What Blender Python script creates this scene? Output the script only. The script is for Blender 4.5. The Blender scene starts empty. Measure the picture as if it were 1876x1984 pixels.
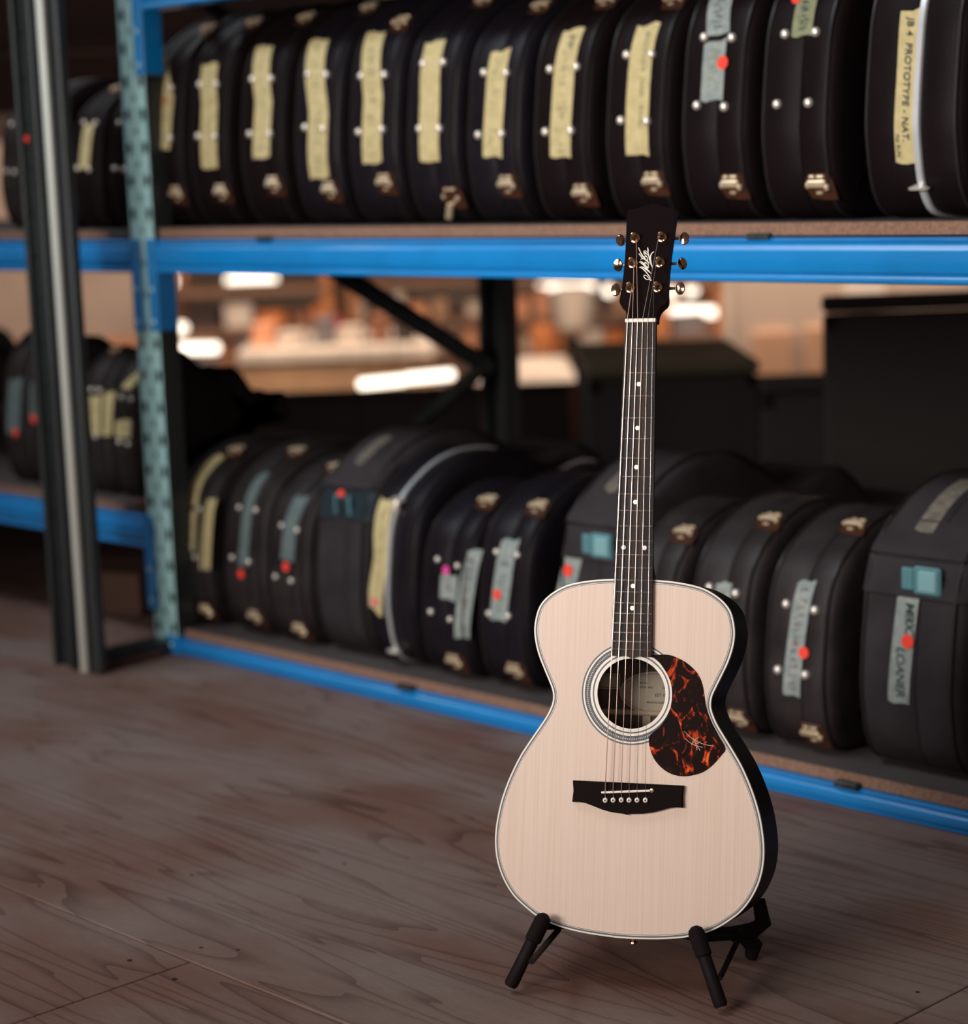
import bpy, math, random
from mathutils import Vector, Matrix
random.seed(7)
SC = bpy.context.scene
COL = SC.collection
R2 = math.radians

# ---------------------------------------------------------------- camera, world, lights, exposure
# world axes: X runs along the rack, Y into the shelves, Z up, mezzanine floor at z = 0
cam_data = bpy.data.cameras.new('camera')
cam = bpy.data.objects.new('camera', cam_data); COL.objects.link(cam)
cam_data.sensor_fit = 'HORIZONTAL'; cam_data.sensor_width = 22.7; cam_data.lens = 22.7*4110.66/1876
cam_data.clip_start = .05; cam_data.clip_end = 200
RT = Vector((0.69646724, 0.71669767, -0.03574665)); UP = Vector((-0.08940271, 0.13609036, 0.98665423)); FW = Vector((-0.71199757, 0.6839765, -0.15885719))
mr = Matrix((RT, UP, -FW)).transposed().to_4x4(); mr.translation = Vector((0, 0, 1.12)); cam.matrix_world = mr
cam_data.dof.use_dof = True; cam_data.dof.focus_distance = 2.93; cam_data.dof.aperture_fstop = 1.7
SC.camera = cam
SC.view_settings.view_transform = 'Standard'; SC.view_settings.look = 'None'
SC.view_settings.exposure = 0.0; SC.view_settings.gamma = 1.0
SC.view_settings.use_curve_mapping = False
w = bpy.data.worlds.new('world'); SC.world = w; w.use_nodes = True
w.node_tree.nodes['Background'].inputs[0].default_value = (.30, .20, .17, 1)
w.node_tree.nodes['Background'].inputs[1].default_value = .30
EH = Vector((.6928, .7211, 0)); GH = Vector((-.7211, .6928, 0))          # level directions across and along the line of sight
def place(s, d, z): return EH*s + GH*d + Vector((0, 0, z))
def area(name, loc, tgt, sx, sy, power, col, spread=180):
    l = bpy.data.lights.new(name, 'AREA'); l.shape = 'RECTANGLE'; l.size = sx; l.size_y = sy; l.energy = power; l.color = col
    l.spread = R2(spread)
    o = bpy.data.objects.new(name, l); COL.objects.link(o); o.location = loc
    o.rotation_euler = (Vector(tgt)-Vector(loc)).to_track_quat('-Z', 'Y').to_euler(); return o
area('window_light', (-2.1, -2.2, 1.85), (-2.4, 3.0, 1.2), 2.2, 1.2, 29.5, (1, .94, .87), 60)
area('room_fill', (.5, -.7, 1.35), (-2.0, 2.3, .6), .9, .7, 4, (1, .86, .78), 110)
area('skylight', (-4.3, .7, 4.3), (-3.5, 2.9, .4), 3.4, .9, 18, (.84, .92, 1), 66)
area('ceiling_strip', (-7.6, 3.1, 4.2), (-5.5, 2.9, .9), 4.5, .35, 26, (.85, .95, 1))
area('workshop_fill', place(0, 12, 2.6), place(0, 17, -.3), 9, 2.5, 430, (1, .80, .64))  # unseen area light added to brighten the workshop
area('workshop_left_light', place(-3.2, 14, 1.6), place(-5, 24, -.2), 3, 2, 40, (1, .80, .68))

# ---------------------------------------------------------------- materials
def mat(name, col, rough=.5, metal=0, var=0, vscale=8, bump=0, bscale=60, coat=0, col2=None, spec=.5, stretch=(1, 1, 1), detail=4):
    m = bpy.data.materials.new(name); m.use_nodes = True; nt = m.node_tree; b = nt.nodes['Principled BSDF']
    b.inputs['Base Color'].default_value = (*col, 1); b.inputs['Roughness'].default_value = rough; b.inputs['Metallic'].default_value = metal
    b.inputs['Coat Weight'].default_value = coat; b.inputs['Coat Roughness'].default_value = .12; b.inputs['Specular IOR Level'].default_value = spec
    if var or bump:
        tc = nt.nodes.new('ShaderNodeTexCoord'); mp = nt.nodes.new('ShaderNodeMapping'); mp.inputs['Scale'].default_value = stretch
        nt.links.new(tc.outputs['Object'], mp.inputs[0])
    if var:
        n = nt.nodes.new('ShaderNodeTexNoise'); n.inputs['Scale'].default_value = vscale; n.inputs['Detail'].default_value = detail
        nt.links.new(mp.outputs[0], n.inputs[0])
        r = nt.nodes.new('ShaderNodeValToRGB'); c2 = col2 or tuple(c*(1-var) for c in col)
        r.color_ramp.elements[0].position = .35; r.color_ramp.elements[1].position = .65
        r.color_ramp.elements[0].color = (*c2, 1); r.color_ramp.elements[1].color = (*col, 1)
        nt.links.new(n.outputs[0], r.inputs[0]); nt.links.new(r.outputs[0], b.inputs['Base Color'])
    if bump:
        n = nt.nodes.new('ShaderNodeTexNoise'); n.inputs['Scale'].default_value = bscale; n.inputs['Detail'].default_value = 3
        nt.links.new(mp.outputs[0], n.inputs[0]); bp = nt.nodes.new('ShaderNodeBump'); bp.inputs['Strength'].default_value = bump
        bp.inputs['Distance'].default_value = .002; nt.links.new(n.outputs[0], bp.inputs['Height']); nt.links.new(bp.outputs[0], b.inputs['Normal'])
    return m
def emit(name, col, s):
    m = bpy.data.materials.new(name); m.use_nodes = True; nt = m.node_tree; nt.nodes.clear()
    e = nt.nodes.new('ShaderNodeEmission'); e.inputs[0].default_value = (*col, 1); e.inputs[1].default_value = s
    o = nt.nodes.new('ShaderNodeOutputMaterial'); nt.links.new(e.outputs[0], o.inputs[0]); return m
def N(nt, t, **k):
    n = nt.nodes.new('ShaderNode'+t)
    for a, b in k.items():
        if a.startswith('i_'): n.inputs[a[2:].replace('_', ' ')].default_value = b
        else: setattr(n, a, b)
    return n
def ply_mat(name, seed, light=(.225, .165, .142), dark=(.095, .052, .040)):
    """worn rotary-cut plywood: contour-like grain from a stretched noise field, knots, stains"""
    m = bpy.data.materials.new(name); m.use_nodes = True; nt = m.node_tree; L = nt.links.new; b = nt.nodes['Principled BSDF']
    tc = N(nt, 'TexCoord'); mp = N(nt, 'Mapping'); mp.inputs['Location'].default_value = (seed*3.7, seed*1.9, seed); mp.inputs['Scale'].default_value = (.55, 6.4, 1)
    L(tc.outputs['Object'], mp.inputs[0])
    n1 = N(nt, 'TexNoise', i_Scale=1.15, i_Detail=2.2, i_Roughness=.42, i_Distortion=.35); L(mp.outputs[0], n1.inputs[0])
    mu = N(nt, 'Math', operation='MULTIPLY'); mu.inputs[1].default_value = 13; L(n1.outputs[0], mu.inputs[0])
    fr = N(nt, 'Math', operation='FRACT'); L(mu.outputs[0], fr.inputs[0])
    rp = N(nt, 'ValToRGB'); e = rp.color_ramp.elements
    e[0].position = 0; e[0].color = (1, 1, 1, 1); e[1].position = 1; e[1].color = (.0, .0, .0, 1)
    x = rp.color_ramp.elements.new(.06); x.color = (.8, .8, .8, 1); x = rp.color_ramp.elements.new(.2); x.color = (.3, .3, .3, 1); x = rp.color_ramp.elements.new(.45); x.color = (0, 0, 0, 1)
    x = rp.color_ramp.elements.new(.97); x.color = (.12, .12, .12, 1)
    L(fr.outputs[0], rp.inputs[0])
    n2 = N(nt, 'TexNoise', i_Scale=2.2, i_Detail=3); mp2 = N(nt, 'Mapping'); mp2.inputs['Scale'].default_value = (1, 1.8, 1); L(tc.outputs['Object'], mp2.inputs[0]); L(mp2.outputs[0], n2.inputs[0])
    st = N(nt, 'ValToRGB'); st.color_ramp.elements[0].position = .40; st.color_ramp.elements[1].position = .64; L(n2.outputs[0], st.inputs[0])
    ms = N(nt, 'Math', operation='MULTIPLY'); L(rp.outputs[0], ms.inputs[0]); mk = N(nt, 'MapRange'); mk.inputs[3].default_value = .25; mk.inputs[4].default_value = 1.15; L(n2.outputs[0], mk.inputs[0]); L(mk.outputs[0], ms.inputs[1])
    mix = N(nt, 'Mix', data_type='RGBA'); mix.inputs[6].default_value = (*light, 1); mix.inputs[7].default_value = (*dark, 1); L(ms.outputs[0], mix.inputs[0])
    mix2 = N(nt, 'Mix', data_type='RGBA', blend_type='MULTIPLY'); mix2.inputs[7].default_value = (.74, .44, .35, 1); L(mix.outputs[2], mix2.inputs[6])
    m3 = N(nt, 'Math', operation='MULTIPLY'); m3.inputs[1].default_value = .8; L(st.outputs[0], m3.inputs[0]); L(m3.outputs[0], mix2.inputs[0])
    fg = N(nt, 'TexNoise', i_Scale=60, i_Detail=4); mp3 = N(nt, 'Mapping'); mp3.inputs['Scale'].default_value = (.6, 6, 1); L(tc.outputs['Object'], mp3.inputs[0]); L(mp3.outputs[0], fg.inputs[0])
    mix3 = N(nt, 'Mix', data_type='RGBA', blend_type='MULTIPLY'); mix3.inputs[7].default_value = (.72, .68, .66, 1); L(mix2.outputs[2], mix3.inputs[6])
    f3 = N(nt, 'MapRange'); f3.inputs[1].default_value = .35; f3.inputs[2].default_value = .75; f3.inputs[4].default_value = .6; L(fg.outputs[0], f3.inputs[0]); L(f3.outputs[0], mix3.inputs[0])
    # knots
    vo = N(nt, 'TexVoronoi', i_Scale=2.6); mp4 = N(nt, 'Mapping'); mp4.inputs['Scale'].default_value = (.75, 1.5, 1); mp4.inputs['Location'].default_value = (seed, seed*2, 0); L(tc.outputs['Object'], mp4.inputs[0]); L(mp4.outputs[0], vo.inputs[0])
    kr = N(nt, 'ValToRGB'); kr.color_ramp.elements[0].position = .0; kr.color_ramp.elements[0].color = (.45, .45, .45, 1); kr.color_ramp.elements[1].position = .062; kr.color_ramp.elements[1].color = (0, 0, 0, 1)
    x = kr.color_ramp.elements.new(.022); x.color = (.3, .3, .3, 1); x = kr.color_ramp.elements.new(.03); x.color = (.85, .85, .85, 1); x = kr.color_ramp.elements.new(.038); x.color = (.25, .25, .25, 1)
    L(vo.outputs['Distance'], kr.inputs[0])
    mix4 = N(nt, 'Mix', data_type='RGBA'); mix4.inputs[7].default_value = (.03, .02, .018, 1); L(mix3.outputs[2], mix4.inputs[6]); L(kr.outputs[0], mix4.inputs[0])
    L(mix4.outputs[2], b.inputs['Base Color']); b.inputs['Roughness'].default_value = .62; b.inputs['Specular IOR Level'].default_value = .35
    bp = N(nt, 'Bump'); bp.inputs['Strength'].default_value = .25; bp.inputs['Distance'].default_value = .001; L(fg.outputs[0], bp.inputs['Height']); L(bp.outputs[0], b.inputs['Normal'])
    return m
def spruce_mat():
    m = bpy.data.materials.new('spruce'); m.use_nodes = True; nt = m.node_tree; L = nt.links.new; b = nt.nodes['Principled BSDF']
    tc = N(nt, 'TexCoord'); mp = N(nt, 'Mapping'); mp.inputs['Scale'].default_value = (420, 3, 1); L(tc.outputs['Object'], mp.inputs[0])
    n = N(nt, 'TexNoise', i_Scale=1.0, i_Detail=2); L(mp.outputs[0], n.inputs[0])
    r = N(nt, 'ValToRGB'); r.color_ramp.elements[0].position = .3; r.color_ramp.elements[0].color = (.72, .55, .45, 1); r.color_ramp.elements[1].position = .62; r.color_ramp.elements[1].color = (.77, .605, .51, 1); L(n.outputs[0], r.inputs[0])
    mp2 = N(nt, 'Mapping'); mp2.inputs['Scale'].default_value = (14, 1.2, 1); L(tc.outputs['Object'], mp2.inputs[0]); n2 = N(nt, 'TexNoise', i_Scale=1.0, i_Detail=2); L(mp2.outputs[0], n2.inputs[0])
    mx = N(nt, 'Mix', data_type='RGBA', blend_type='MULTIPLY'); mx.inputs[7].default_value = (.96, .93, .90, 1); L(r.outputs[0], mx.inputs[6]); L(n2.outputs[0], mx.inputs[0])
    L(mx.outputs[2], b.inputs['Base Color']); b.inputs['Roughness'].default_value = .42; b.inputs['Specular IOR Level'].default_value = .3
    return m
def tortoise_mat():
    m = bpy.data.materials.new('tortoiseshell'); m.use_nodes = True; nt = m.node_tree; L = nt.links.new; b = nt.nodes['Principled BSDF']
    tc = N(nt, 'TexCoord'); mp = N(nt, 'Mapping'); mp.inputs['Scale'].default_value = (46, 28, 1); mp.inputs['Location'].default_value = (2.3, 5.1, 0); L(tc.outputs['Object'], mp.inputs[0])
    n = N(nt, 'TexNoise', i_Scale=1.0, i_Detail=3.5, i_Roughness=.62, i_Distortion=1.6); L(mp.outputs[0], n.inputs[0])
    r = N(nt, 'ValToRGB'); e = r.color_ramp.elements; e[0].position = .535; e[0].color = (.011, .004, .003, 1); e[1].position = .72; e[1].color = (.85, .20, .035, 1)
    x = e.new(.58); x.color = (.05, .008, .004, 1); x = e.new(.635); x.color = (.45, .035, .01, 1)
    L(n.outputs[0], r.inputs[0]); L(r.outputs[0], b.inputs['Base Color']); b.inputs['Roughness'].default_value = .4; b.inputs['Specular IOR Level'].default_value = .03
    return m
def vinyl_mat(name, c1, c2, rough=.5, spec=.5):
    return mat(name, c1, rough, var=.4, vscale=7, col2=c2, bump=.35, bscale=420, spec=spec, stretch=(1, 1, 1))
M = {}
M['vinyl'] = vinyl_mat('black_vinyl', (.011, .0065, .0075), (.008, .005, .0055), .38, .07)
M['vinyl_blue'] = vinyl_mat('blue_black_vinyl', (.012, .010, .015), (.008, .006, .008), .36, .16)
M['vinyl_dust'] = vinyl_mat('dusty_black_vinyl', (.036, .028, .029), (.013, .009, .009), .5, .3)
M['cordura'] = mat('black_nylon', (.040, .033, .037), .7, var=.4, vscale=9, bump=.8, bscale=700, spec=.25)
M['piping'] = mat('black_piping', (.014, .011, .011), .38)
M['brass'] = mat('brass', (.98, .78, .53), .28, .55, var=.25, vscale=60)
M['plate_shade'] = mat('brass_plate_shade', (.10, .035, .018), .4, .5)  # brass latch plate, its dark reflection put into the base colour
M['nickel'] = mat('nickel', (.97, .90, .80), .25, .6)
M['alu'] = mat('aluminium', (.86, .90, .94), .3, .55, var=.12, vscale=20)
M['bluebuckle'] = mat('buckle_plastic', (.10, .24, .27), .25)
M['buckle_dark'] = mat('strap_clip', (.018, .03, .038), .3)
TP = {'W': ('worn_tape', (.21, .185, .15), (.13, .115, .10)), 'Y': ('masking_tape', (.60, .50, .265), (.50, .41, .205)), 'S': ('silver_tape', (.33, .36, .335), (.23, .275, .27)), 'T': ('teal_tape', (.135, .18, .18), (.10, .14, .145)), 'G': ('green_tape', (.27, .28, .165), (.22, .23, .14))}
for k, (n_, a, b_) in TP.items(): M['tape'+k] = mat(n_, a, .75, var=.3, vscale=55, col2=b_, spec=.2, bump=.3, bscale=120)
DOT = {'red': (.95, .07, .045), 'faded': (.55, .22, .11), 'pink': (.85, .19, .22), 'magenta': (.8, .08, .33)}
for k, c in DOT.items(): M['dot'+k] = mat('dot_'+k, c, .7, spec=.2)
M['ink'] = mat('green_black_ink', (.02, .04, .035), .6)
M['ink_soft'] = mat('pale_green_ink', (.22, .23, .12), .7)
M['ink_red'] = mat('red_ink', (.14, .035, .05), .6)
M['blue'] = mat('blue_rack_paint', (.006, .25, .66), .24, var=.12, vscale=9, spec=.9, coat=.4, bump=.05, bscale=30)
M['galv'] = mat('galvanised_teal', (.50, .82, .82), .5, .0, var=.18, vscale=40, col2=(.41, .70, .70))
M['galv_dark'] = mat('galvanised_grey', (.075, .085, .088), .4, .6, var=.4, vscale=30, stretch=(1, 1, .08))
M['flange'] = mat('glint_flange', (.80, .84, .78), .4, .15)  # pale base colour stands in for window light glinting off the steel
M['dark'] = mat('hole_dark', (.012, .012, .012), .8)
M['particle'] = mat('particle_board_edge', (.30, .165, .11), .9, var=.35, vscale=160, bump=.5, bscale=200)
M['board_top'] = mat('shelf_board_face', (.075, .058, .056), .75, var=.2, vscale=6)
M['spruce'] = spruce_mat()
M['cream'] = mat('ivory_binding', (.80, .72, .62), .35)
M['blackline'] = mat('black_purfling', (.03, .032, .05), .5)
M['greyline'] = mat('grey_purfling', (.13, .15, .19), .5)
M['rosewood'] = mat('dark_rosewood', (.013, .0075, .0065), .45, var=.4, vscale=30, stretch=(6, 1, 6), spec=.12)
M['fretboard'] = mat('rosewood_fretboard', (.011, .008, .009), .5, var=.5, vscale=2.1, stretch=(38, 2.6, 1), col2=(.04, .024, .020), detail=2, spec=.15)
M['ebony'] = mat('ebony', (.0075, .004, .004), .5, spec=.03)
M['mahogany'] = mat('mahogany', (.05, .014, .010), .6, var=.3, vscale=30, stretch=(6, 1, 1), spec=.15)
M['bone'] = mat('bone', (.86, .78, .68), .35)
M['fret'] = mat('fret_wire', (.74, .65, .58), .25, 1)
M['wound'] = mat('bronze_string', (.78, .56, .47), .3, 1)
M['plain'] = mat('steel_string', (.85, .80, .74), .2, 1)
M['gold'] = mat('gold_hardware', (.86, .55, .33), .16, 1)
M['gold_dark'] = mat('gold_button', (.62, .42, .28), .13, 1)
M['tortoise'] = tortoise_mat()
M['pearl'] = mat('pearl_dot', (.84, .79, .72), .3)
M['logo'] = mat('logo_inlay', (.9, .83, .74), .4)
M['ink_thin'] = mat('signature_ink', (.50, .43, .30), .4)
M['label'] = mat('paper_label', (.38, .32, .25), .8)
M['label_ink'] = mat('label_print', (.06, .045, .035), .8)
M['brace'] = mat('spruce_brace', (.42, .32, .22), .7)
M['inner'] = mat('inner_back', (.09, .055, .04), .7, var=.3, vscale=30, stretch=(6, 1, 1))
M['rubber'] = mat('black_foam', (.009, .006, .006), .8, spec=.1)
M['steelblack'] = mat('black_steel', (.010, .007, .007), .6, spec=.12)
PLY = [ply_mat('plywood_%d' % i, i*2.3+.7) for i in range(3)]
# ---------------------------------------------------------------- mesh helpers
class MB:
    def __init__(s): s.v = []; s.f = []
    def add(s, vs, fs):
        o = len(s.v); s.v += [tuple(v) for v in vs]; s.f += [tuple(i+o for i in f) for f in fs]; return s
    def box(s, a, b, mt=None):
        (x0, y0, z0), (x1, y1, z1) = a, b
        vs = [Vector(p) for p in ((x0, y0, z0), (x1, y0, z0), (x1, y1, z0), (x0, y1, z0), (x0, y0, z1), (x1, y0, z1), (x1, y1, z1), (x0, y1, z1))]
        if mt: vs = [mt @ v for v in vs]
        return s.add(vs, [(0, 3, 2, 1), (4, 5, 6, 7), (0, 1, 5, 4), (1, 2, 6, 5), (2, 3, 7, 6), (3, 0, 4, 7)])
    def bbox(s, a, b, c=.003, mt=None):
        """box with chamfered edges"""
        (x0, y0, z0), (x1, y1, z1) = a, b; rings = []
        for z, k in ((z0, c), (z0+c, 0), (z1-c, 0), (z1, c)):
            q = c
            rings.append([Vector(p) for p in ((x0+q, y0+k, z), (x1-q, y0+k, z), (x1-k, y0+q, z), (x1-k, y1-q, z), (x1-q, y1-k, z), (x0+q, y1-k, z), (x0+k, y1-q, z), (x0+k, y0+q, z))])
        return s.loft(rings, cap=True, mt=mt)
    def loft(s, rings, cap=True, closed=True, mt=None):
        n = len(rings[0]); vs = [p for r in rings for p in r]
        if mt: vs = [mt @ Vector(v) for v in vs]
        fs = []
        for i in range(len(rings)-1):
            for j in range(n if closed else n-1):
                k = (j+1) % n; fs.append((i*n+j, i*n+k, (i+1)*n+k, (i+1)*n+j))
        if cap: fs.append(tuple(range(n-1, -1, -1))); fs.append(tuple((len(rings)-1)*n+j for j in range(n)))
        return s.add(vs, fs)
    def tube(s, pts, r, n=8, cap=True):
        pts = [Vector(p) for p in pts]; rings = []; up = None
        for i, p in enumerate(pts):
            t = (pts[min(i+1, len(pts)-1)]-pts[max(i-1, 0)]).normalized()
            if up is None: up = Vector((0, 0, 1)) if abs(t.z) < .9 else Vector((1, 0, 0))
            a = t.cross(up).normalized(); b = a.cross(t).normalized(); up = b
            rr = r[i] if isinstance(r, (list, tuple)) else r
            rings.append([p+(a*math.cos(2*math.pi*j/n)+b*math.sin(2*math.pi*j/n))*rr for j in range(n)])
        return s.loft(rings, cap)
    def lathe(s, prof, n=12, mt=None):
        """prof: (r, z) from bottom to top, about local Z"""
        rings = [[Vector((max(r, 1e-5)*math.cos(2*math.pi*j/n), max(r, 1e-5)*math.sin(2*math.pi*j/n), z)) for j in range(n)] for r, z in prof]
        return s.loft(rings, True, mt=mt)
    def prism(s, out, z0, z1, ch=0, mt=None):
        out = [Vector((p[0], p[1], 0)) for p in out]
        if not ch: return s.loft([[p+Vector((0, 0, z)) for p in out] for z in (z0, z1)], True, mt=mt)
        ins = [Vector((p[0], p[1], 0)) for p in offset2([(q.x, q.y) for q in out], ch)]
        return s.loft([[p+Vector((0, 0, z0)) for p in out], [p+Vector((0, 0, z1-ch)) for p in out], [p+Vector((0, 0, z1)) for p in ins]], True, mt=mt)
    def ring(s, outer, inner, z, z2=None):
        n = len(outer); vs = [(p[0], p[1], z) for p in outer]+[(p[0], p[1], z if z2 is None else z2) for p in inner]
        return s.add(vs, [(i, (i+1) % n, n+(i+1) % n, n+i) for i in range(n)])
    def build(s, name, m, parent=None, ang=35, off=None, recalc=True):
        me = bpy.data.meshes.new(name)
        vs = s.v if off is None else [tuple(Vector(v)+off) for v in s.v]
        me.from_pydata(vs, [], s.f)
        if recalc:
            import bmesh
            bm = bmesh.new(); bm.from_mesh(me); bmesh.ops.recalc_face_normals(bm, faces=bm.faces); bm.to_mesh(me); bm.free()
        me.polygons.foreach_set('use_smooth', [True]*len(me.polygons)); me.set_sharp_from_angle(angle=R2(ang))
        me.materials.append(m); me.update()
        o = bpy.data.objects.new(name, me); COL.objects.link(o)
        if parent: o.parent = parent
        return o
def offset2(p, d):
    """inward offset of a counter-clockwise (or clockwise) closed outline"""
    n = len(p); A = sum(p[i][0]*p[(i+1) % n][1]-p[(i+1) % n][0]*p[i][1] for i in range(n)); sg = 1 if A > 0 else -1; out = []
    for i in range(n):
        a, c = p[i-1], p[(i+1) % n]; t = Vector((c[0]-a[0], c[1]-a[1])); t.normalize()
        out.append((p[i][0]-t.y*d*sg, p[i][1]+t.x*d*sg))
    return out
def catmull(p, k, closed=False):
    n = len(p); out = []
    rng = range(n) if closed else range(n-1)
    for i in rng:
        P = [Vector(p[(i+j) % n] if closed else p[min(max(i+j, 0), n-1)]) for j in (-1, 0, 1, 2)]
        for q in range(k):
            t = q/k
            out.append(.5*((2*P[1])+(P[2]-P[0])*t+(2*P[0]-5*P[1]+4*P[2]-P[3])*t*t+(3*P[1]-P[0]-3*P[2]+P[3])*t**3))
    if not closed: out.append(Vector(p[-1]))
    return out
def interp(x, xs, ys):
    if x <= xs[0]: return ys[0]
    for i in range(len(xs)-1):
        if x <= xs[i+1]: return ys[i]+(ys[i+1]-ys[i])*(x-xs[i])/max(xs[i+1]-xs[i], 1e-9)
    return ys[-1]
def tag(o, label=None, cat=None, group=None, kind=None):
    if label: o['label'] = label
    if cat: o['category'] = cat
    if group: o['group'] = group
    if kind: o['kind'] = kind
    return o
def empty(name, loc, label, cat, group=None, rot=None):
    o = bpy.data.objects.new(name, None); COL.objects.link(o); o.location = loc; o.empty_display_size = .05
    if rot is not None: o.rotation_euler = rot
    return tag(o, label, cat, group)
def text_mesh(body, size, shear=0.15, track=1.0):
    cu = bpy.data.curves.new('lettering_source', 'FONT'); cu.body = body; cu.size = size; cu.shear = shear; cu.space_character = track; cu.resolution_u = 3
    cu.offset = size*.012
    o = bpy.data.objects.new('lettering_source', cu); COL.objects.link(o)
    bpy.context.view_layer.update()
    me = bpy.data.meshes.new_from_object(o.evaluated_get(bpy.context.evaluated_depsgraph_get()))
    vs = [tuple(v.co) for v in me.vertices]; fs = [tuple(p.vertices) for p in me.polygons]
    bpy.data.objects.remove(o); bpy.data.curves.remove(cu); bpy.data.meshes.remove(me)
    return vs, fs
def stroke(mb, pts, w, z=0, fn=None):
    """flat pen stroke along 2-D pts with width w; fn maps (x, y) to 3-D"""
    p = catmull([(a, b, 0) for a, b in pts], 4); n = len(p); L = []; Rr = []
    for i in range(n):
        t = (p[min(i+1, n-1)]-p[max(i-1, 0)]); t = t.normalized() if t.length > 1e-9 else Vector((1, 0, 0))
        nn = Vector((-t.y, t.x, 0))*w*.5*(.55+.45*math.sin(math.pi*min(max(i/(n-1), .1), .9)))
        L.append(p[i]+nn); Rr.append(p[i]-nn)
    f = fn or (lambda x, y: (x, y, z))
    mb.add([f(q.x, q.y) for q in L]+[f(q.x, q.y) for q in Rr], [(i, i+1, n+i+1, n+i) for i in range(n-1)])
# ---------------------------------------------------------------- the setting: mezzanine floor, workshop shell
def far_mt(s, d, z=0): 
    m = Matrix((EH, GH, Vector((0, 0, 1)))).transposed().to_4x4(); m.translation = place(s, d, z); return m
fl = MB().box((-9, -5, -.22), (9, 9.0, -.0205), far_mt(0, 0)).build('floor', PLY[2]); tag(fl, kind='structure')
def sheet(x0, x1, y0, y1, m, zt=0):
    o = MB().bbox((x0+.0012, y0+.0012, -.0195), (x1-.0012, y1-.0012, zt), .0012).build('plywood_sheet', m, fl); return o
sheet(-3.94, -1.541, 1.7165, 2.9165, PLY[0]); sheet(-6.34, -3.94, 1.7165, 2.9165, PLY[1], -.0003); sheet(-1.541, .86, 1.7165, 2.9165, PLY[2], -.0004)
sheet(-4.84, -2.438, .5165, 1.7165, PLY[2], -.0012); sheet(-2.438, -.04, .5165, 1.7165, PLY[1], -.0016); sheet(-8.74, -6.34, 1.7165, 2.9165, PLY[2])
sheet(-6.34, -3.94, 2.9165, 4.1165, PLY[2], -.0006); sheet(-3.94, -1.541, 2.9165, 4.1165, PLY[1], -.0006); sheet(-8.74, -6.34, 2.9165, 4.1165, PLY[0], -.0006); sheet(-7.24, -4.84, .5165, 1.7165, PLY[0], -.0014)
for i, (x, y) in enumerate([(-2.51, 1.66), (-2.47, 1.76), (-2.42, 1.79), (-2.40, 1.66), (-2.9, 1.755), (-3.3, 1.76), (-1.9, 1.755), (-1.6, 1.80), (-1.58, 2.3), (-2.75, 1.95), (-2.6, 2.15), (-3.1, 2.3), (-2.2, 2.45), (-3.6, 2.1), (-2.0, 1.68)]):
    MB().lathe([(.0035, -.001), (.0035, .0002), (.002, .0003)], 8, Matrix.Translation((x, y, 0))).build('nail', M['dark'], fl)
wf = MB().box((-30, 4, -3.3), (30, 40, -3.0), far_mt(0, 0)).build('floor', mat('workshop_concrete', (.10, .075, .06), .7, var=.3, vscale=1)); tag(wf, kind='structure')
wb = MB().box((-30, 27, -3.0), (30, 27.3, 6), far_mt(0, 0)).build('wall_back', mat('workshop_wall', (.42, .31, .25), .8, var=.15, vscale=.6)); tag(wb, kind='structure')
cl = MB().box((-30, 9.5, 3.6), (30, 30, 3.8), far_mt(0, 0)).build('ceiling', mat('workshop_ceiling', (.07, .045, .035), .9)); tag(cl, kind='structure')
# brown timber bulkhead hanging over the workshop, seen above the left cases
tm = MB()
for i in range(5): tm.box((-3.4, 8.9, 1.42+i*.24), (-.4, 8.95, 1.655+i*.24), far_mt(0, 0))
t_ = tm.build('trim_1', mat('dark_timber', (.06, .026, .016), .7, var=.5, vscale=2, stretch=(.5, 1, 6))); tag(t_, kind='structure')

# ---------------------------------------------------------------- pallet racks
def perforated(mb, x0, x1, z0, z1, y, cols, pitch, zoff, depth=.0, mt=None):
    """front sheet with real octagonal holes; cols = [(x centre, radius x, radius z, phase)]"""
    xs = [x0]+[(cols[i][0]+cols[i+1][0])/2 for i in range(len(cols)-1)]+[x1]
    for ci, (cx, rx, rz, ph) in enumerate(cols):
        a, b = xs[ci], xs[ci+1]; z = z0+zoff+ph*pitch-pitch/2; prev = z0
        if z > z0: mb.add([(a, y, z0), (b, y, z0), (b, y, z), (a, y, z)], [(0, 1, 2, 3)])
        while z+pitch < z1:
            zc = z+pitch/2; O = [(a, z), (cx, z), (b, z), (b, zc), (b, z+pitch), (cx, z+pitch), (a, z+pitch), (a, zc)]
            I = [(cx+rx*math.cos(t), zc+rz*math.sin(t)) for t in (R2(225), R2(270), R2(315), 0, R2(45), R2(90), R2(135), R2(180))]
            vs = [(p[0], y, p[1]) for p in O+I]+[(p[0], y+.003, p[1]) for p in I]
            mb.add(vs, [(k, (k+1) % 8, 8+(k+1) % 8, 8+k) for k in range(8)]+[(8+k, 8+(k+1) % 8, 16+(k+1) % 8, 16+k) for k in range(8)])
            z += pitch
        mb.add([(a, y, z), (b, y, z), (b, y, z1), (a, y, z1)], [(0, 1, 2, 3)])
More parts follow.
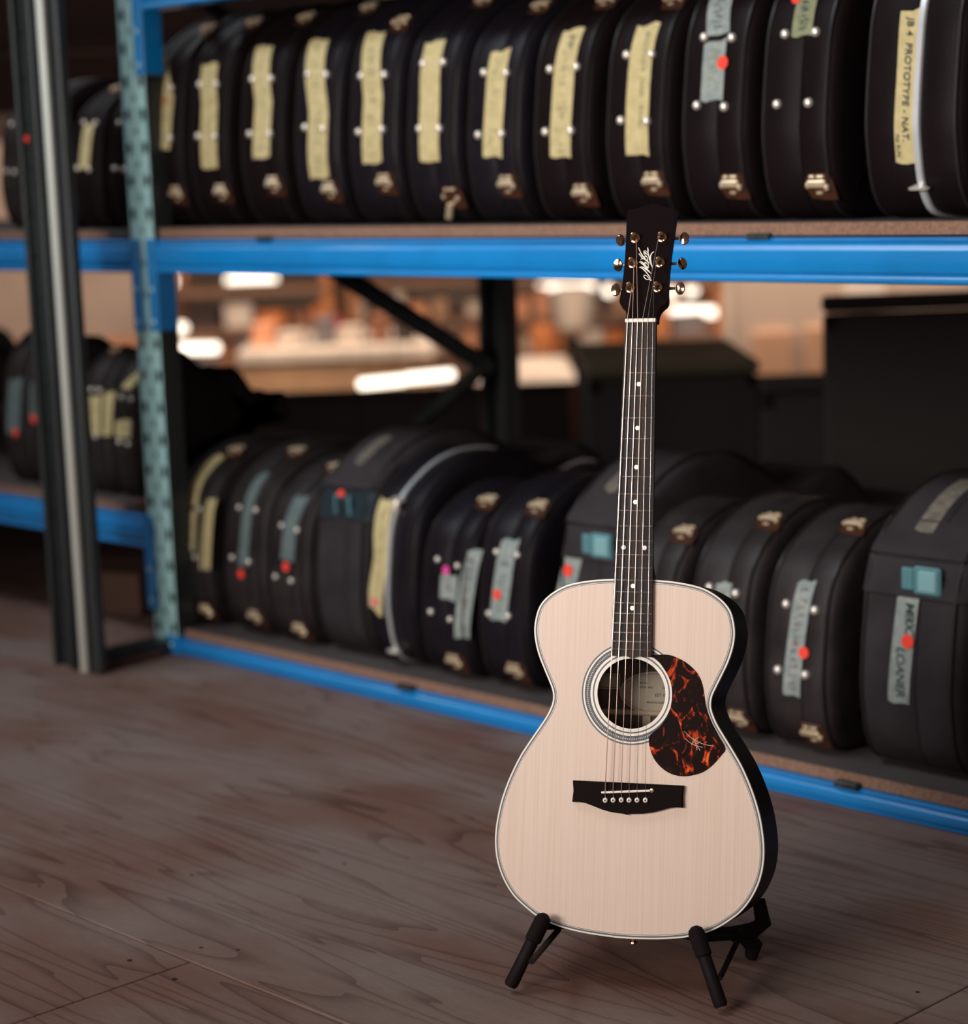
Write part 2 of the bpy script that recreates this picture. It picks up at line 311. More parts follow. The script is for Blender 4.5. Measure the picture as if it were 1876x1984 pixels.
def upright(parent, x0, x1, y, top, m, back=.05, z0=0.0):
    mb = MB(); cx = (x0+x1)/2; hw = (x1-x0)/2
    perforated(mb, x0, x1, z0, top, y, [(cx-hw*.62, .0105, .0165, 0), (cx, .0065, .008, .5), (cx+hw*.62, .0105, .0165, 0)], .076, .06)
    o = mb.build('upright', m, parent, recalc=False)
    f2 = MB().box((x0-.0, y, z0), (x0+.003, y+back, top)).box((x1-.003, y, z0), (x1, y+back, top))
    f2.box((x0, y+back, z0), (x0+.022, y+back+.003, top)).box((x1-.022, y+back, z0), (x1, y+back+.003, top)).build('side_flange', M['galv_dark'], o)  # sides take the darker grey to look shaded beside the face
    MB().box((x0+.003, y+.016, z0), (x1-.003, y+.018, top)).build('hole_shade_sheet', M['dark'], o)  # dark sheet added behind the holes for the shade inside
    return o
BPROF = [(.002, 0), (-.003, .002), (-.004, .008), (.002, .013), (.003, .016), (-.003, .019), (-.004, .022), (-.004, .053), (-.003, .057), (.004, .063), (.005, .066), (.004, .0695), (.000, .071), (.006, .077), (.045, .077), (.045, 0)]
def beam(parent, x0, x1, y, z, h=.077, m=None, back=False):
    k = h/.077; pr = [(yy, zz*k) for yy, zz in BPROF]
    if back: pr = [(.045-yy, zz) for yy, zz in pr]
    return MB().loft([[(x, y+yy, z+zz) for yy, zz in pr] for x in (x0, x1)], True).build('beam', m or M['blue'], parent, ang=70)
def connector(parent, x0, x1, y, z0, z1, side):
    """blue end plate: front tab over the upright, leg down its side, holes with pins"""
    mb = MB(); mb.bbox((x0, y-.006, z0), (x1, y-.001, z1), .0012)
    sx = x1 if side > 0 else x0
    mb.bbox((sx-.002, y-.004, z0), (sx+.003, y+.052, z1), .001)
    o = mb.build('connector', M['blue'], parent)
    for zz in (z0+.022, z0+.098):
        MB().lathe([(.006, 0), (.006, .0015), (.004, .003)], 8, Matrix.Translation(((x0+x1)/2, y-.006, zz)) @ Matrix.Rotation(R2(90), 4, 'X')).build('locking_pin', M['galv'], o)
    return o
def brace_bar(parent, a, b, w=.016, m=None):
    return MB().tube([a, b], w, 6).build('frame_brace', m or M['galv_dark'], parent)
VB = 2.913
rack = empty('pallet_rack', (-4.15, 2.93, 0), 'blue and galvanised pallet rack bay holding two rows of guitar cases behind the guitar', 'rack')
def P(o, root): o.location = Vector(o.location)-root.location; return o
def relink(o, root): o.parent = root; o.location = -Vector(root.location); return o
parts = []
parts.append(upright(None, -4.205, -4.108, VB+.002, 2.35, M['galv']))
parts.append(upright(None, -1.30, -1.20, VB+.002, 2.35, M['galv']))
for x0, x1 in ((-4.205, -4.108), (-1.30, -1.20)):
    u2 = upright(None, x0, x1, -4.10, 2.35, M['galv_dark'])
    for q in (u2, *u2.children): q.data.transform(Matrix.Scale(-1, 4, (0, 1, 0)))
    parts.append(u2)
for z in (.911, 1.509): parts.append(beam(None, -4.105, -1.30, VB, z)); parts.append(beam(None, -4.105, -1.30, 4.02, z, back=True))
parts.append(tag(beam(None, -4.115, -1.30, VB+.004, .0, .036), 'low blue kerb beam lying on the plywood floor')); parts.append(beam(None, -4.105, -1.30, 4.02, .0, .036, back=True))
for z in (.988, 1.588):
    parts.append(MB().bbox((-4.10, VB+.012, z+.003), (-1.32, 4.06, z+.026), .001).build('shelf_board', M['board_top'], None))
    parts.append(MB().box((-4.10, VB+.0105, z+.004), (-1.32, VB+.0125, z+.025)).build('board_edge', M['particle'], None))
parts.append(MB().bbox((-4.10, VB+.018, .038), (-1.32, 4.06, .060), .001).build('shelf_board', M['board_top'], None))
parts.append(MB().box((-4.10, VB+.0165, .039), (-1.32, VB+.0185, .0595)).build('board_edge', M['particle'], None))
for z0, z1 in ((.775, .99), (1.365, 1.588)): parts.append(connector(None, -4.134, -4.104, VB, z0, z1, 1))
parts.append(connector(None, -4.150, -4.104, VB, .0, .044, 1))
for x, z in ((-2.325, .985), (-3.70, .985), (-3.3, .035), (-2.15, .035)):
    parts.append(MB().bbox((x-.024, VB-.002, z), (x+.024, VB+.03, z+.011), .001).build('board_clip', M['galv_dark'], None))
for x in (-4.157, -1.25):
    for a, b in (((x, 3.20, 1.05), (x, 4.03, .588)), ((x, 4.03, .60), (x, 3.05, -.02+.12)), ((x, 3.0, 1.60), (x, 4.03, 1.15)), ((x, 3.0, .12), (x, 4.03, .12))):
        parts.append(brace_bar(None, a, b, .026 if b[2] == .588 else .02))
for o in parts: relink(o, rack)
lb = empty('pallet_rack', (-5.6, 2.93, 0), 'blue pallet rack bay at far left with a mid-height shelf of small cases', 'rack')
parts = []
for z in (.911, ): parts.append(beam(None, -6.9, -4.205, VB, z)); parts.append(beam(None, -6.9, -4.21, 4.02, z, back=True))
parts.append(beam(None, -6.9, -4.195, VB, .247, .080)); parts.append(beam(None, -6.9, -4.21, 4.02, .247, back=True))
parts.append(upright(None, -7.0, -6.905, VB+.002, 2.35, M['galv']))
for z in (.988, .327):
    parts.append(MB().bbox((-6.88, VB+.006, z+.002), (-4.215, 4.06, z+.022), .001).build('shelf_board', M['board_top'], None))
    parts.append(MB().box((-6.88, VB+.0045, z+.003), (-4.30, VB+.0065, z+.0215)).build('board_edge', M['particle'], None))
parts.append(connector(None, -4.200, -4.164, VB, .775, .99, -1)); parts.append(connector(None, -4.215, -4.180, VB, .10, .33, -1))
for o in parts: relink(o, lb)
wblk = MB().bbox((-4.262, 2.914, .349), (-4.215, 2.975, .363), .004).build('wood_block', mat('brown_block', (.11, .04, .025), .7)); tag(wblk, 'small brown wood block on the end of the mid-height left shelf', 'block')
# free standing steel post in front of the rack
post = empty('steel_post', (-4.19, 2.66, 0), 'tall dark galvanised steel post standing on the plywood in front of the left bay', 'post')
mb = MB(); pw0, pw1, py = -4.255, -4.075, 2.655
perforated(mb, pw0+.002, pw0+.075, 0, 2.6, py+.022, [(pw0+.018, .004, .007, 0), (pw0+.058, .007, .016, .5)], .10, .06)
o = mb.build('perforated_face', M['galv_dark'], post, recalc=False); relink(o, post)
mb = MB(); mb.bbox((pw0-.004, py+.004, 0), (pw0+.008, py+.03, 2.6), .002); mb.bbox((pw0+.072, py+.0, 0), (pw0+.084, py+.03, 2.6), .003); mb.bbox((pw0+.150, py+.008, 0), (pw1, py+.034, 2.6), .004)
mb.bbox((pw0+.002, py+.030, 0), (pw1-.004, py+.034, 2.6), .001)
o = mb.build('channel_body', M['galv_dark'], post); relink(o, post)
o = MB().bbox((pw0+.118, py-.004, .0), (pw0+.142, py+.012, 2.6), .004).build('glint_flange', M['flange'], post, ang=60); relink(o, post); tag(o, 'flange coloured pale for the window glint')
o = MB().lathe([(.008, 0), (.008, .001), (.0, .0012)], 12, Matrix.Translation((pw0+.016, py+.018, 1.228)) @ Matrix.Rotation(R2(90), 4, 'X')).build('dot_sticker', M['dotred'], post); relink(o, post); tag(o, 'small red dot sticker')
ch = empty('floor_channel', (-4.17, 2.8, 0), 'low grey steel channel on the floor between the dark post and the perforated upright', 'channel')
o = MB().bbox((-4.20, 2.70, .0), (-4.185, 2.93, .028), .002).bbox((-4.20, 2.70, .028), (-4.13, 2.93, .031), .001).bbox((-4.145, 2.70, 0), (-4.13, 2.93, .028), .002).build('channel_body', M['galv_dark'], ch); relink(o, ch)
o = MB().bbox((-4.127, 2.70, .0), (-4.11, 2.87, .016), .003).build('timber_packer', mat('red_brown_timber', (.07, .025, .017), .7), ch); relink(o, ch)

# ---------------------------------------------------------------- guitar cases
PROF = [(0, .14), (.003, .19), (.010, .25), (.018, .30), (.035, .345), (.06, .378), (.10, .408), (.15, .435), (.21, .452), (.27, .455), (.34, .444), (.42, .405), (.48, .375), (.54, .368), (.61, .382), (.67, .375), (.73, .335), (.78, .295), (.84, .283), (.96, .283), (1.0, .272), (1.01, .235), (1.0, .198), (.96, .187), (.84, .187), (.78, .172), (.73, .13), (.67, .085), (.61, .075), (.54, .088), (.48, .08), (.42, .05), (.34, .014), (.27, .0), (.21, 0), (.15, .001), (.09, .003), (.045, .012), (.022, .035), (.010, .065), (.004, .10)]
PC = [(v.x, v.y) for v in catmull([(a, b, 0) for a, b in PROF], 3, True)]
FZ0 = [.0, .003, .012, .035, .065, .10, .14, .19, .25, .30, .345, .378, .408, .435, .452]; FY = [.21, .09, .045, .022, .010, .004, 0, .003, .010, .018, .035, .06, .10, .15, .21]
_fr = sorted([(q[1], q[0]) for q in PC[:27]]+[(q[1], q[0]) for q in PC[-21:]]); FZ = [q[0] for q in _fr]; FY = [q[1] for q in _fr]
YS = 1.0
def front(z, sc): return interp(z/sc, FZ, FY)*sc*YS
def scaled(sc, ins=0):
    p = [(a*sc*YS, b*sc) for a, b in PC]
    return offset2(p, ins) if ins else p
def shell(x0, x1, sc, t0):
    """one half of a case: x0 outer face, x1 seam"""
    s = 1 if x1 > x0 else -1; w = abs(x1-x0); r = []
    for dx, ins in ((-.004, .07), (0, .026), (.004, .012), (.011, .004), (.020, 0), (w-.001, 0), (w, .0008)):
        r.append([(x0+s*dx, a, b) for a, b in scaled(sc, ins)])
    return MB().loft(r, True)
def strip_on(sc, pts, w, off=.0016, ragged=(.004, .004), n=26, dy=0):
    """tape following the front of a case; pts = [(x, z)...] centre line from top to bottom"""
    zs = [p[1] for p in pts][::-1]; xs = [p[0] for p in pts][::-1]; z1, z0 = pts[0][1], pts[-1][1]; vs = []; rows = []
    k = 5
    for i in range(n+1):
        z = z0+(z1-z0)*i/n; xc = interp(z, zs, xs)
        for j in range(k):
            u = j/(k-1)-.5; zz = z
            if i == 0: zz += ragged[0]*(.6*math.sin(7*u+pts[0][0]*90)+1.4*u*math.sin(pts[0][1]*50)+random.uniform(-.3, .3))
            if i == n: zz += ragged[1]*(.6*math.sin(8*u+pts[0][1]*70)+1.6*u*math.cos(pts[0][0]*80)+random.uniform(-.3, .3))
            vs.append((xc+u*w+random.uniform(-.0002, .0002), front(zz, sc)-off+dy, zz))
    f = [(i*k+j, i*k+j+1, (i+1)*k+j+1, (i+1)*k+j) for i in range(n) for j in range(k-1)]
    return MB().add(vs, f)
def write_on(parent, sc, txt, size, x0, ztop, m='ink', off=.0022, shear=.15, slant=0, track=1.0, dy=0, name='lettering'):
    vs, fs = text_mesh(txt, size, shear, track)
    return MB().add([(x0+ty+slant*tx, front(ztop-tx, sc)-off+dy, ztop-tx) for tx, ty, _ in vs], fs).build(name, M[m], parent, recalc=False)
def scribble(parent, sc, pts, w, m='ink_soft', dens=1.0, off=.0022):
    zs = [p[1] for p in pts][::-1]; xs = [p[0] for p in pts][::-1]; z = pts[0][1]-.012; mb = MB()
    fn = lambda a, b: (interp(a, zs, xs)+b, front(a, sc)-off, a)
    while z > pts[-1][1]+.015:
        if random.random() < .82*dens:
            h = w*.30*random.uniform(.7, 1.1); L_ = [(z-random.uniform(0, .007), random.uniform(-h, h)) for _ in range(random.choice((3, 4)))]
            stroke(mb, L_, .0016, fn=fn)
        z -= random.choice((.0065, .0075, .012))
    if mb.f: tag(mb.build('handwriting', M[m], parent, recalc=False), kind='stuff')
def latch_proto(kind):
    """brass draw latch in local XZ plane, y = out of the case (negative)"""
    L_ = []
    pl = [(-.026, -.012), (-.018, -.026), (.012, -.030), (.036, -.030), (.030, .006), (.022, .018), (-.019, .018), (-.026, .010)]
    L_.append(('plate', MB().loft([[(x, 0, z) for x, z in pl], [(x*.96, -.002, z*.96) for x, z in pl]])))
    L_.append(('lever', MB().bbox((-.020, -.010, -.006), (.020, -.003, .008), .003)))
    L_.append(('claw', MB().bbox((-.024, -.009, -.007), (-.016, -.002, .003), .002)))
    L_.append(('claw', MB().bbox((.015, -.010, -.011), (.024, -.002, -.001), .002)))
    L_.append(('hinge_knuckle', MB().bbox((-.014, -.008, .010), (-.002, -.002, .016), .002)))
    L_.append(('hinge_knuckle', MB().bbox((.001, -.008, .010), (.017, -.002, .016), .002)))
    L_.append(('catch', MB().bbox((-.006, -.006, -.019), (.008, -.001, -.013), .002)))
    return L_
LP = [(n_, mb.build(n_, M['plate_shade' if n_ == 'plate' else 'brass'])) for n_, mb in latch_proto(0)]
for _, o in LP: COL.objects.unlink(o)
def put(o, parent, mt=None):
    c = o.copy(); COL.objects.link(c); c.parent = parent
    if mt is not None: c.matrix_local = mt
    return c
STUD = MB().lathe([(.0085, 0), (.0085, .002), (.0075, .0055), (.005, .008), (.0015, .009)], 12, Matrix.Rotation(R2(90), 4, 'X')).build('stud', M['nickel']); COL.objects.unlink(STUD)
def add_latch(root, x, z, sc, scale=1.0, open_=False, y=None):
    d = .01; ya = front(z-d, sc); yb = front(z+d, sc); tilt = math.atan2(yb-ya, 2*d)
    mt = Matrix.Translation((x, (front(z, sc) if y is None else y), z)) @ Matrix.Rotation(-tilt, 4, 'X') @ Matrix.Scale(scale, 4)
    lo = put(LP[0][1], root, mt); lo.name = 'latch'
    for n_, o in LP[1:]:
        mm = Matrix.Identity(4)
        if open_ and n_ == 'lever': mm = Matrix.Translation((-.012, -.004, -.030)) @ Matrix.Rotation(R2(-62), 4, 'Y') @ Matrix.Rotation(R2(35), 4, 'X')
        put(o, lo, mm)
    return lo
CASES=[{'n':'U0','s':'U','x':-4.1057,'studs':[[-0.0311,0.3216],[0.027,0.3186],[-0.0275,0.2068],[0.0316,0.2047]],'tapes':[['Y',0.0576,[-0.0518,0.4002],[0.0107,0.2995],[0.0019,0.1798]]],'dots':[['faded',0.0056,0.2915,0.009]],'latch':[[0.034,0.4541,1.1,0.1181],[0.0373,0.0801]]},{'n':'U1','s':'U','x':-3.936,'studs':[[-0.0328,0.321],[0.0285,0.3178],[-0.029,0.2055],[0.0333,0.201]],'tapes':[['Y',0.0593,[-0.0114,0.366],[0.0081,0.2742],[0.0102,0.1315]]],'dots':[],'latch':[[0.034,0.4547,1.1,0.1207],[0.0388,0.0807]]},{'n':'U2','s':'U','x':-3.7413,'studs':[[-0.0346,0.3221],[0.032,0.3196],[-0.0335,0.2032],[0.0361,0.2007]],'tapes':[['Y',0.0593,[-0.0261,0.3949],[0.0105,0.2707],[0.0056,0.1492]]],'dots':[],'latch':[[0.034,0.4506,1.09,0.1196],[0.0372,0.0941]]},{'n':'U3','s':'U','x':-3.5538,'studs':[[-0.0306,0.3215],[0.0308,0.318],[-0.0296,0.2104],[0.0294,0.2049]],'tapes':[['Y',0.0636,[-0.0285,0.3959],[0.0134,0.2401],[0.0089,0.1011]]],'dots':[],'latch':[[0.034,0.4589,1.08,0.1424],[0.0368,0.0783]]},{'n':'U4','s':'U','x':-3.3703,'studs':[[-0.0371,0.3084],[0.0362,0.3074],[-0.0361,0.194],[0.037,0.1965]],'tapes':[['Y',0.0599,[-0.0278,0.3984],[0.0044,0.2641],[0.003,0.1281]]],'dots':[],'latch':[[0.034,0.4127,1.08,0.0717],[0.0334,0.0908]]},{'n':'U5','s':'U','x':-3.191,'studs':[[-0.0306,0.3227],[0.0292,0.3222],[-0.0285,0.1932],[0.0299,0.191]],'tapes':[['Y',0.0581,[-0.0103,0.3667],[-0.0012,0.2454],[0.0006,0.1264]]],'dots':[],'latch':[[0.034,0.4442,1.03,0.1449],[0.0476,0.059]]},{'n':'U6','s':'U','x':-3.0123,'studs':[[-0.0285,0.295],[0.0338,0.2905],[-0.0352,0.1747],[0.0299,0.1743]],'tapes':[['Y',0.0528,[0.007,0.3346],[0.0064,0.2366],[0.003,0.1305]]],'dots':[],'latch':[[0.034,0.4194,1.0,0.1183],[0.035,0.0793]]},{'n':'U7','s':'U','x':-2.8279,'studs':[[-0.0321,0.2906],[0.0366,0.2914],[-0.0355,0.1738],[0.031,0.1733]],'tapes':[['Y',0.0537,[0.0056,0.3644],[0.0052,0.2472],[0.0026,0.1251]]],'dots':[],'latch':[[0.034,0.4142,1.01,0.1045],[0.0462,0.0589]]},{'n':'U8','s':'U','x':-2.637,'studs':[[-0.0293,0.3055],[0.032,0.3026],[-0.0331,0.1873],[0.0303,0.1828]],'tapes':[['Y',0.0553,[0.0072,0.3581],[0.0054,0.2376],[0.0066,0.1232]]],'dots':[],'latch':[[0.034,0.4003,1.01,0.0843],[0.0372,0.0763]]},{'n':'U9','s':'U','x':-2.4537,'studs':[[-0.0289,0.3247],[0.0349,0.3194],[-0.0345,0.206],[0.0285,0.2005]],'tapes':[['S',0.0527,[-0.0215,0.4067],[0.0023,0.327]],['S',0.0504,[-0.0017,0.3165],[-0.0017,0.2126]]],'dots':[['red',0.0196,0.2776,0.012]],'latch':[[0.0354,0.067]]},{'n':'U10','s':'U','x':-2.272,'studs':[[-0.0295,0.3175],[0.0354,0.3165],[-0.0366,0.1996],[0.0306,0.199]],'tapes':[['G',0.0431,[0.0006,0.3846],[0.0063,0.3116]]],'dots':[['red',-0.0214,0.3802,0.012]],'latch':[[0.0422,0.0632]]},{'n':'U11','s':'U','x':-2.035,'studs':[],'tapes':[['Y',0.0459,[-0.0078,0.3385],[-0.0054,0.2326],[-0.0083,0.0916]]],'dots':[],'latch':[[0.0161,0.0522]],'chrome':0.012},{'n':'L0','s':'L','x':-4.119,'studs':[[-0.0274,0.2833],[0.0365,0.2852],[-0.0368,0.1667],[0.0277,0.1698]],'tapes':[['Y',0.0411,[-0.0025,0.4016],[-0.0031,0.3502],[0.0052,0.2886]],['Y',0.0369,[0.0064,0.2789],[0.0051,0.1811]],['Y',0.0412,[0.073,0.3112],[0.0663,0.1441]]],'dots':[],'latch':[[0.034,0.4108,0.99,0.1095],[0.0428,0.0363]]},{'n':'L1','s':'L','x':-3.9077,'studs':[[-0.0247,0.3019],[0.0378,0.3015],[-0.0379,0.1839],[0.0248,0.1809]],'tapes':[['T',0.0355,[0.0082,0.3785],[0.01,0.2943],[0.0032,0.1688]]],'dots':[['red',-0.0028,0.1499,0.011]],'latch':[[0.034,0.4217,1.02,0.1121],[0.025,0.0519]]},{'n':'L2','s':'L','x':-3.7492,'studs':[[-0.022,0.2751],[0.0344,0.2699],[-0.0343,0.1569],[0.0219,0.1537]],'tapes':[['T',0.0467,[0.0168,0.3415],[0.0095,0.2769],[0.0048,0.1992]]],'dots':[['red',0.0035,0.1849,0.011]],'latch':[[0.034,0.3971,0.97,0.1021],[0.0289,0.0375]]},{'n':'L3','s':'L','x':-3.56,'studs':[],'tapes':[],'dots':[['red',-0.0155,0.36,0.012]],'latch':[],'buckle':[(664,964)]},{'n':'L4','s':'L','x':-3.395,'studs':[],'tapes':[['Y',0.0478,[-0.0394,0.3597],[-0.0254,0.2401],[-0.0462,0.1186]]],'dots':[['pink',-0.0423,0.1413,0.01]],'latch':[[0.0085,0.0357],[0.034,0.3657,1.01,0.0481]],'chrome':0},{'n':'L5','s':'L','x':-3.222,'studs':[[-0.0236,0.2534],[0.038,0.246],[-0.0373,0.1407],[0.0228,0.132]],'tapes':[['S',0.0502,[0.015,0.2256],[0.0144,0.1723]],['S',0.0458,[0.083,0.2832],[0.0546,0.0963]]],'dots':[['magenta',0.0057,0.2338,0.01]],'latch':[[0.034,0.3692,0.88,0.1092],[0.0169,0.0386]]},{'n':'L6','s':'L','x':-3.0483,'studs':[[-0.024,0.2868],[0.0368,0.2868],[-0.035,0.1594],[0.0222,0.1612]],'tapes':[['S',0.0492,[0.0101,0.3149],[-0.0076,0.1489]]],'dots':[['red',-0.0112,0.2022,0.011]],'latch':[[0.034,0.3758,0.94,0.0848],[0.0255,0.0484]]},{'n':'L7','s':'L','x':-2.8,'studs':[],'tapes':[['S',0.0471,[-0.0498,0.3023],[-0.067,0.227]]],'dots':[['red',-0.0609,0.2732,0.012]],'latch':[],'buckle':[(1129,1031)]},{'n':'L8','s':'L','x':-2.655,'studs':[],'tapes':[],'dots':[],'latch':[[0.034,0.3608,0.91,0.0775]]},{'n':'L9','s':'L','x':-2.4768,'studs':[[-0.0273,0.2796],[0.0358,0.2754],[-0.0364,0.1594],[0.028,0.1558]],'tapes':[['S',0.0364,[0.0059,0.2914],[-0.0008,0.176]]],'dots':[],'latch':[[0.034,0.3966,0.94,0.1194],[0.0361,0.0408]]},{'n':'L10','s':'L','x':-2.2976,'studs':[[-0.0264,0.2702],[0.0372,0.2668],[-0.0361,0.1502],[0.0253,0.1497]],'tapes':[['S',0.0379,[0.0101,0.3152],[-0.0075,0.1061]]],'dots':[['red',0.0202,0.1894,0.011]],'latch':[[0.034,0.4007,0.93,0.1294],[0.0276,0.0236]]},{'n':'L11','s':'L','x':-2.06,'studs':[],'tapes':[['S',0.0436,[-0.0034,0.3163],[-0.0139,0.1291]],['G',0.0391,[-0.0179,0.4905],[-0.0132,0.4176]]],'dots':[['red',0.0029,0.2395,0.0125]],'latch':[],'buckle':[(1788,1114)]},{'n':'M0','s':'M','x':-4.8536,'studs':[],'tapes':[['T',0.0649,[0.0035,0.2749],[-0.0121,0.1306]]],'dots':[['red',0.0016,0.1342,0.012]],'latch':[]},{'n':'M1','s':'M','x':-4.718,'studs':[],'tapes':[['T',0.0366,[-0.0421,0.2696],[-0.0465,0.1748]]],'dots':[['red',-0.0441,0.1749,0.012]],'latch':[]},{'n':'M2','s':'M','x':-4.4913,'studs':[[-0.0139,0.2621],[0.0225,0.2626],[-0.0192,0.1468],[0.0106,0.1475]],'tapes':[['Y',0.05,[0.0083,0.2478],[0.0062,0.1537]],['Y',0.0446,[0.0681,0.2597],[0.0561,0.1517]]],'dots':[],'latch':[[0.034,0.3536,1.39,-0.0055]]},{'n':'M3','s':'M','x':-4.3544,'studs':[[-0.0165,0.251],[0.0255,0.2481],[-0.0228,0.1401],[0.0138,0.1361]],'tapes':[['Y',0.0427,[0.0423,0.3173],[-0.0058,0.2716]],['Y',0.066,[-0.0043,0.1948],[-0.0092,0.1525]]],'dots':[],'latch':[[0.034,0.3637,1.39,-0.0041]]},{'n':'V0','s':'U','x':-4.7661,'studs':[[-0.018,0.2684],[0.0212,0.2668],[-0.0211,0.1505],[0.0179,0.147]],'tapes':[],'dots':[],'latch':[[0.034,0.36,1.39,0.0108]]},{'n':'V1','s':'U','x':-4.6342,'studs':[],'tapes':[],'dots':[],'latch':[],'chrome':-0.05},{'n':'V2','s':'U','x':-4.431,'studs':[[-0.019,0.2587],[0.0324,0.2566],[-0.0313,0.15],[0.0179,0.145]],'tapes':[['Y',0.0425,[0.0061,0.254],[-0.0043,0.1493]]],'dots':[],'latch':[[0.034,0.3387,1.39,-0.0394]]},{'n':'V3','s':'U','x':-4.2793,'studs':[[-0.0186,0.2525],[0.0287,0.2494],[-0.0243,0.1447],[0.0142,0.1413]],'tapes':[],'dots':[],'latch':[[0.034,0.3367,1.39,-0.0381]]}]
SH = {'U': (1.0145, 2.95), 'L': (.0605, 2.965), 'M': (.3495, 2.965)}
SH_V = 1.0105
INFO = {}
def info(n, label, sc=1.0, th=.158, mt='vinyl', name='guitar_case', **k): INFO[n] = dict(label=label, sc=sc, th=th, mt=mt, name=name, **k)
info('U0', 'black guitar case on top shelf beside the perforated upright, faded orange dot on yellow tape', 1.08, .150)
info('U1', 'black guitar case on top shelf, second right of the upright, long plain yellow tape', 1.08, .150)
info('U2', 'black guitar case on top shelf, third from the upright, yellow tape between bright studs', 1.08, .160)
info('U3', 'black guitar case on top shelf, fourth from the upright, longest yellow tape reaching its latch', 1.07, .158, 'vinyl_blue')
info('U4', 'black guitar case on top shelf whose upper brass latch sits right above its yellow tape', 1.08, .160, 'vinyl_blue')
info('U5', 'black guitar case on top shelf with a brass latch hanging open', 1.04, .158, 'vinyl_blue')
info('U6', 'black guitar case with short yellow tape, just right of the one with the open latch', 1.0, .160, 'vinyl_blue')
info('U7', 'black guitar case directly left of the one above the headstock, torn tape top', 1.0, .160, 'vinyl')
info('U8', 'black guitar case on top shelf right above the headstock, green writing on yellow tape', 1.01, .165)
info('U9', 'black guitar case on top shelf with torn silver tape and an orange dot', 1.06, .162)
info('U10', 'black guitar case on top shelf with green tape high up and four bare studs', 1.06, .165)
info('U11', 'wide black case on top shelf with bright metal rim and JB 4 PROTOTYPE tape', 1.1, .205)
info('L0', 'black case on lower shelf beside the upright, with three strips of yellow tape', 0.95, .150, 'vinyl_dust')
info('L1', 'black case on lower shelf with a long thin teal tape ending in a red dot', 0.96, .158, 'vinyl_dust')
info('L2', 'black case with short teal tape and red dot, left of the soft gig case', 0.91, .150, 'vinyl_dust')
info('L3', 'tall soft black gig case on lower shelf with red dot over its buckle', 1.07, .185, 'cordura', 'gig_case')
info('L4', 'black case on lower shelf with thin chrome rim and pointed yellow tape', 0.99, .165, 'vinyl_blue')
info('L5', 'small black lower case with magenta dot, square silver label and red-written tape', 0.87, .155, 'vinyl_blue')
info('L6', 'black lower-shelf case left of the guitar body, silver tape with red dot low down', 0.93, .152, 'vinyl_blue')
info('L7', 'tall soft black gig case with teal buckle behind the guitar neck', 1.07, .185, 'cordura', 'gig_case')
info('L8', 'black case on lower shelf just right of the guitar neck, one brass latch showing', 0.89, .150, 'vinyl_dust')
info('L9', 'black case on lower shelf half hidden by the upper right of the guitar body', 0.93, .158, 'vinyl_dust')
info('L10', 'black case on lower shelf with long silver tape, purple writing and red dot', 0.92, .160, 'vinyl_dust')
info('L11', 'soft black gig case at the right edge of the lower shelf, tape reading LOANER', 1.08, .215, 'cordura', 'gig_case')
info('M0', 'case on mid-height left shelf, leftmost, teal tape with red dot at its foot', .88, .125, 'vinyl_dust')
info('M1', 'case on mid-height left shelf mostly behind the dark post, narrow tape with red dot', .84, .12, 'vinyl_dust')
info('M2', 'case on mid-height left shelf with two parallel yellow tapes', .79, .12, 'vinyl_dust')
info('M3', 'case with diagonal and square yellow tapes, beside the perforated upright on the left shelf', .79, .12, 'vinyl_dust')
info('V0', 'black case on top left shelf at the left edge of the photo, four bare studs', .79, .115, 'vinyl_dust')
info('V1', 'black case on top left shelf behind the dark post, pale metal rim', .82, .12, 'vinyl')
info('V2', 'black case on top left shelf right of the dark post, short yellow tape between studs', .78, .125, 'vinyl')
info('V3', 'black case on top left shelf tight against the perforated upright', .78, .115, 'vinyl')
GRP = {'U': 'guitar cases on the upper shelf', 'L': 'guitar cases on the lower shelf', 'M': 'small cases on the mid-height left shelf', 'V': 'small cases on the top left shelf'}
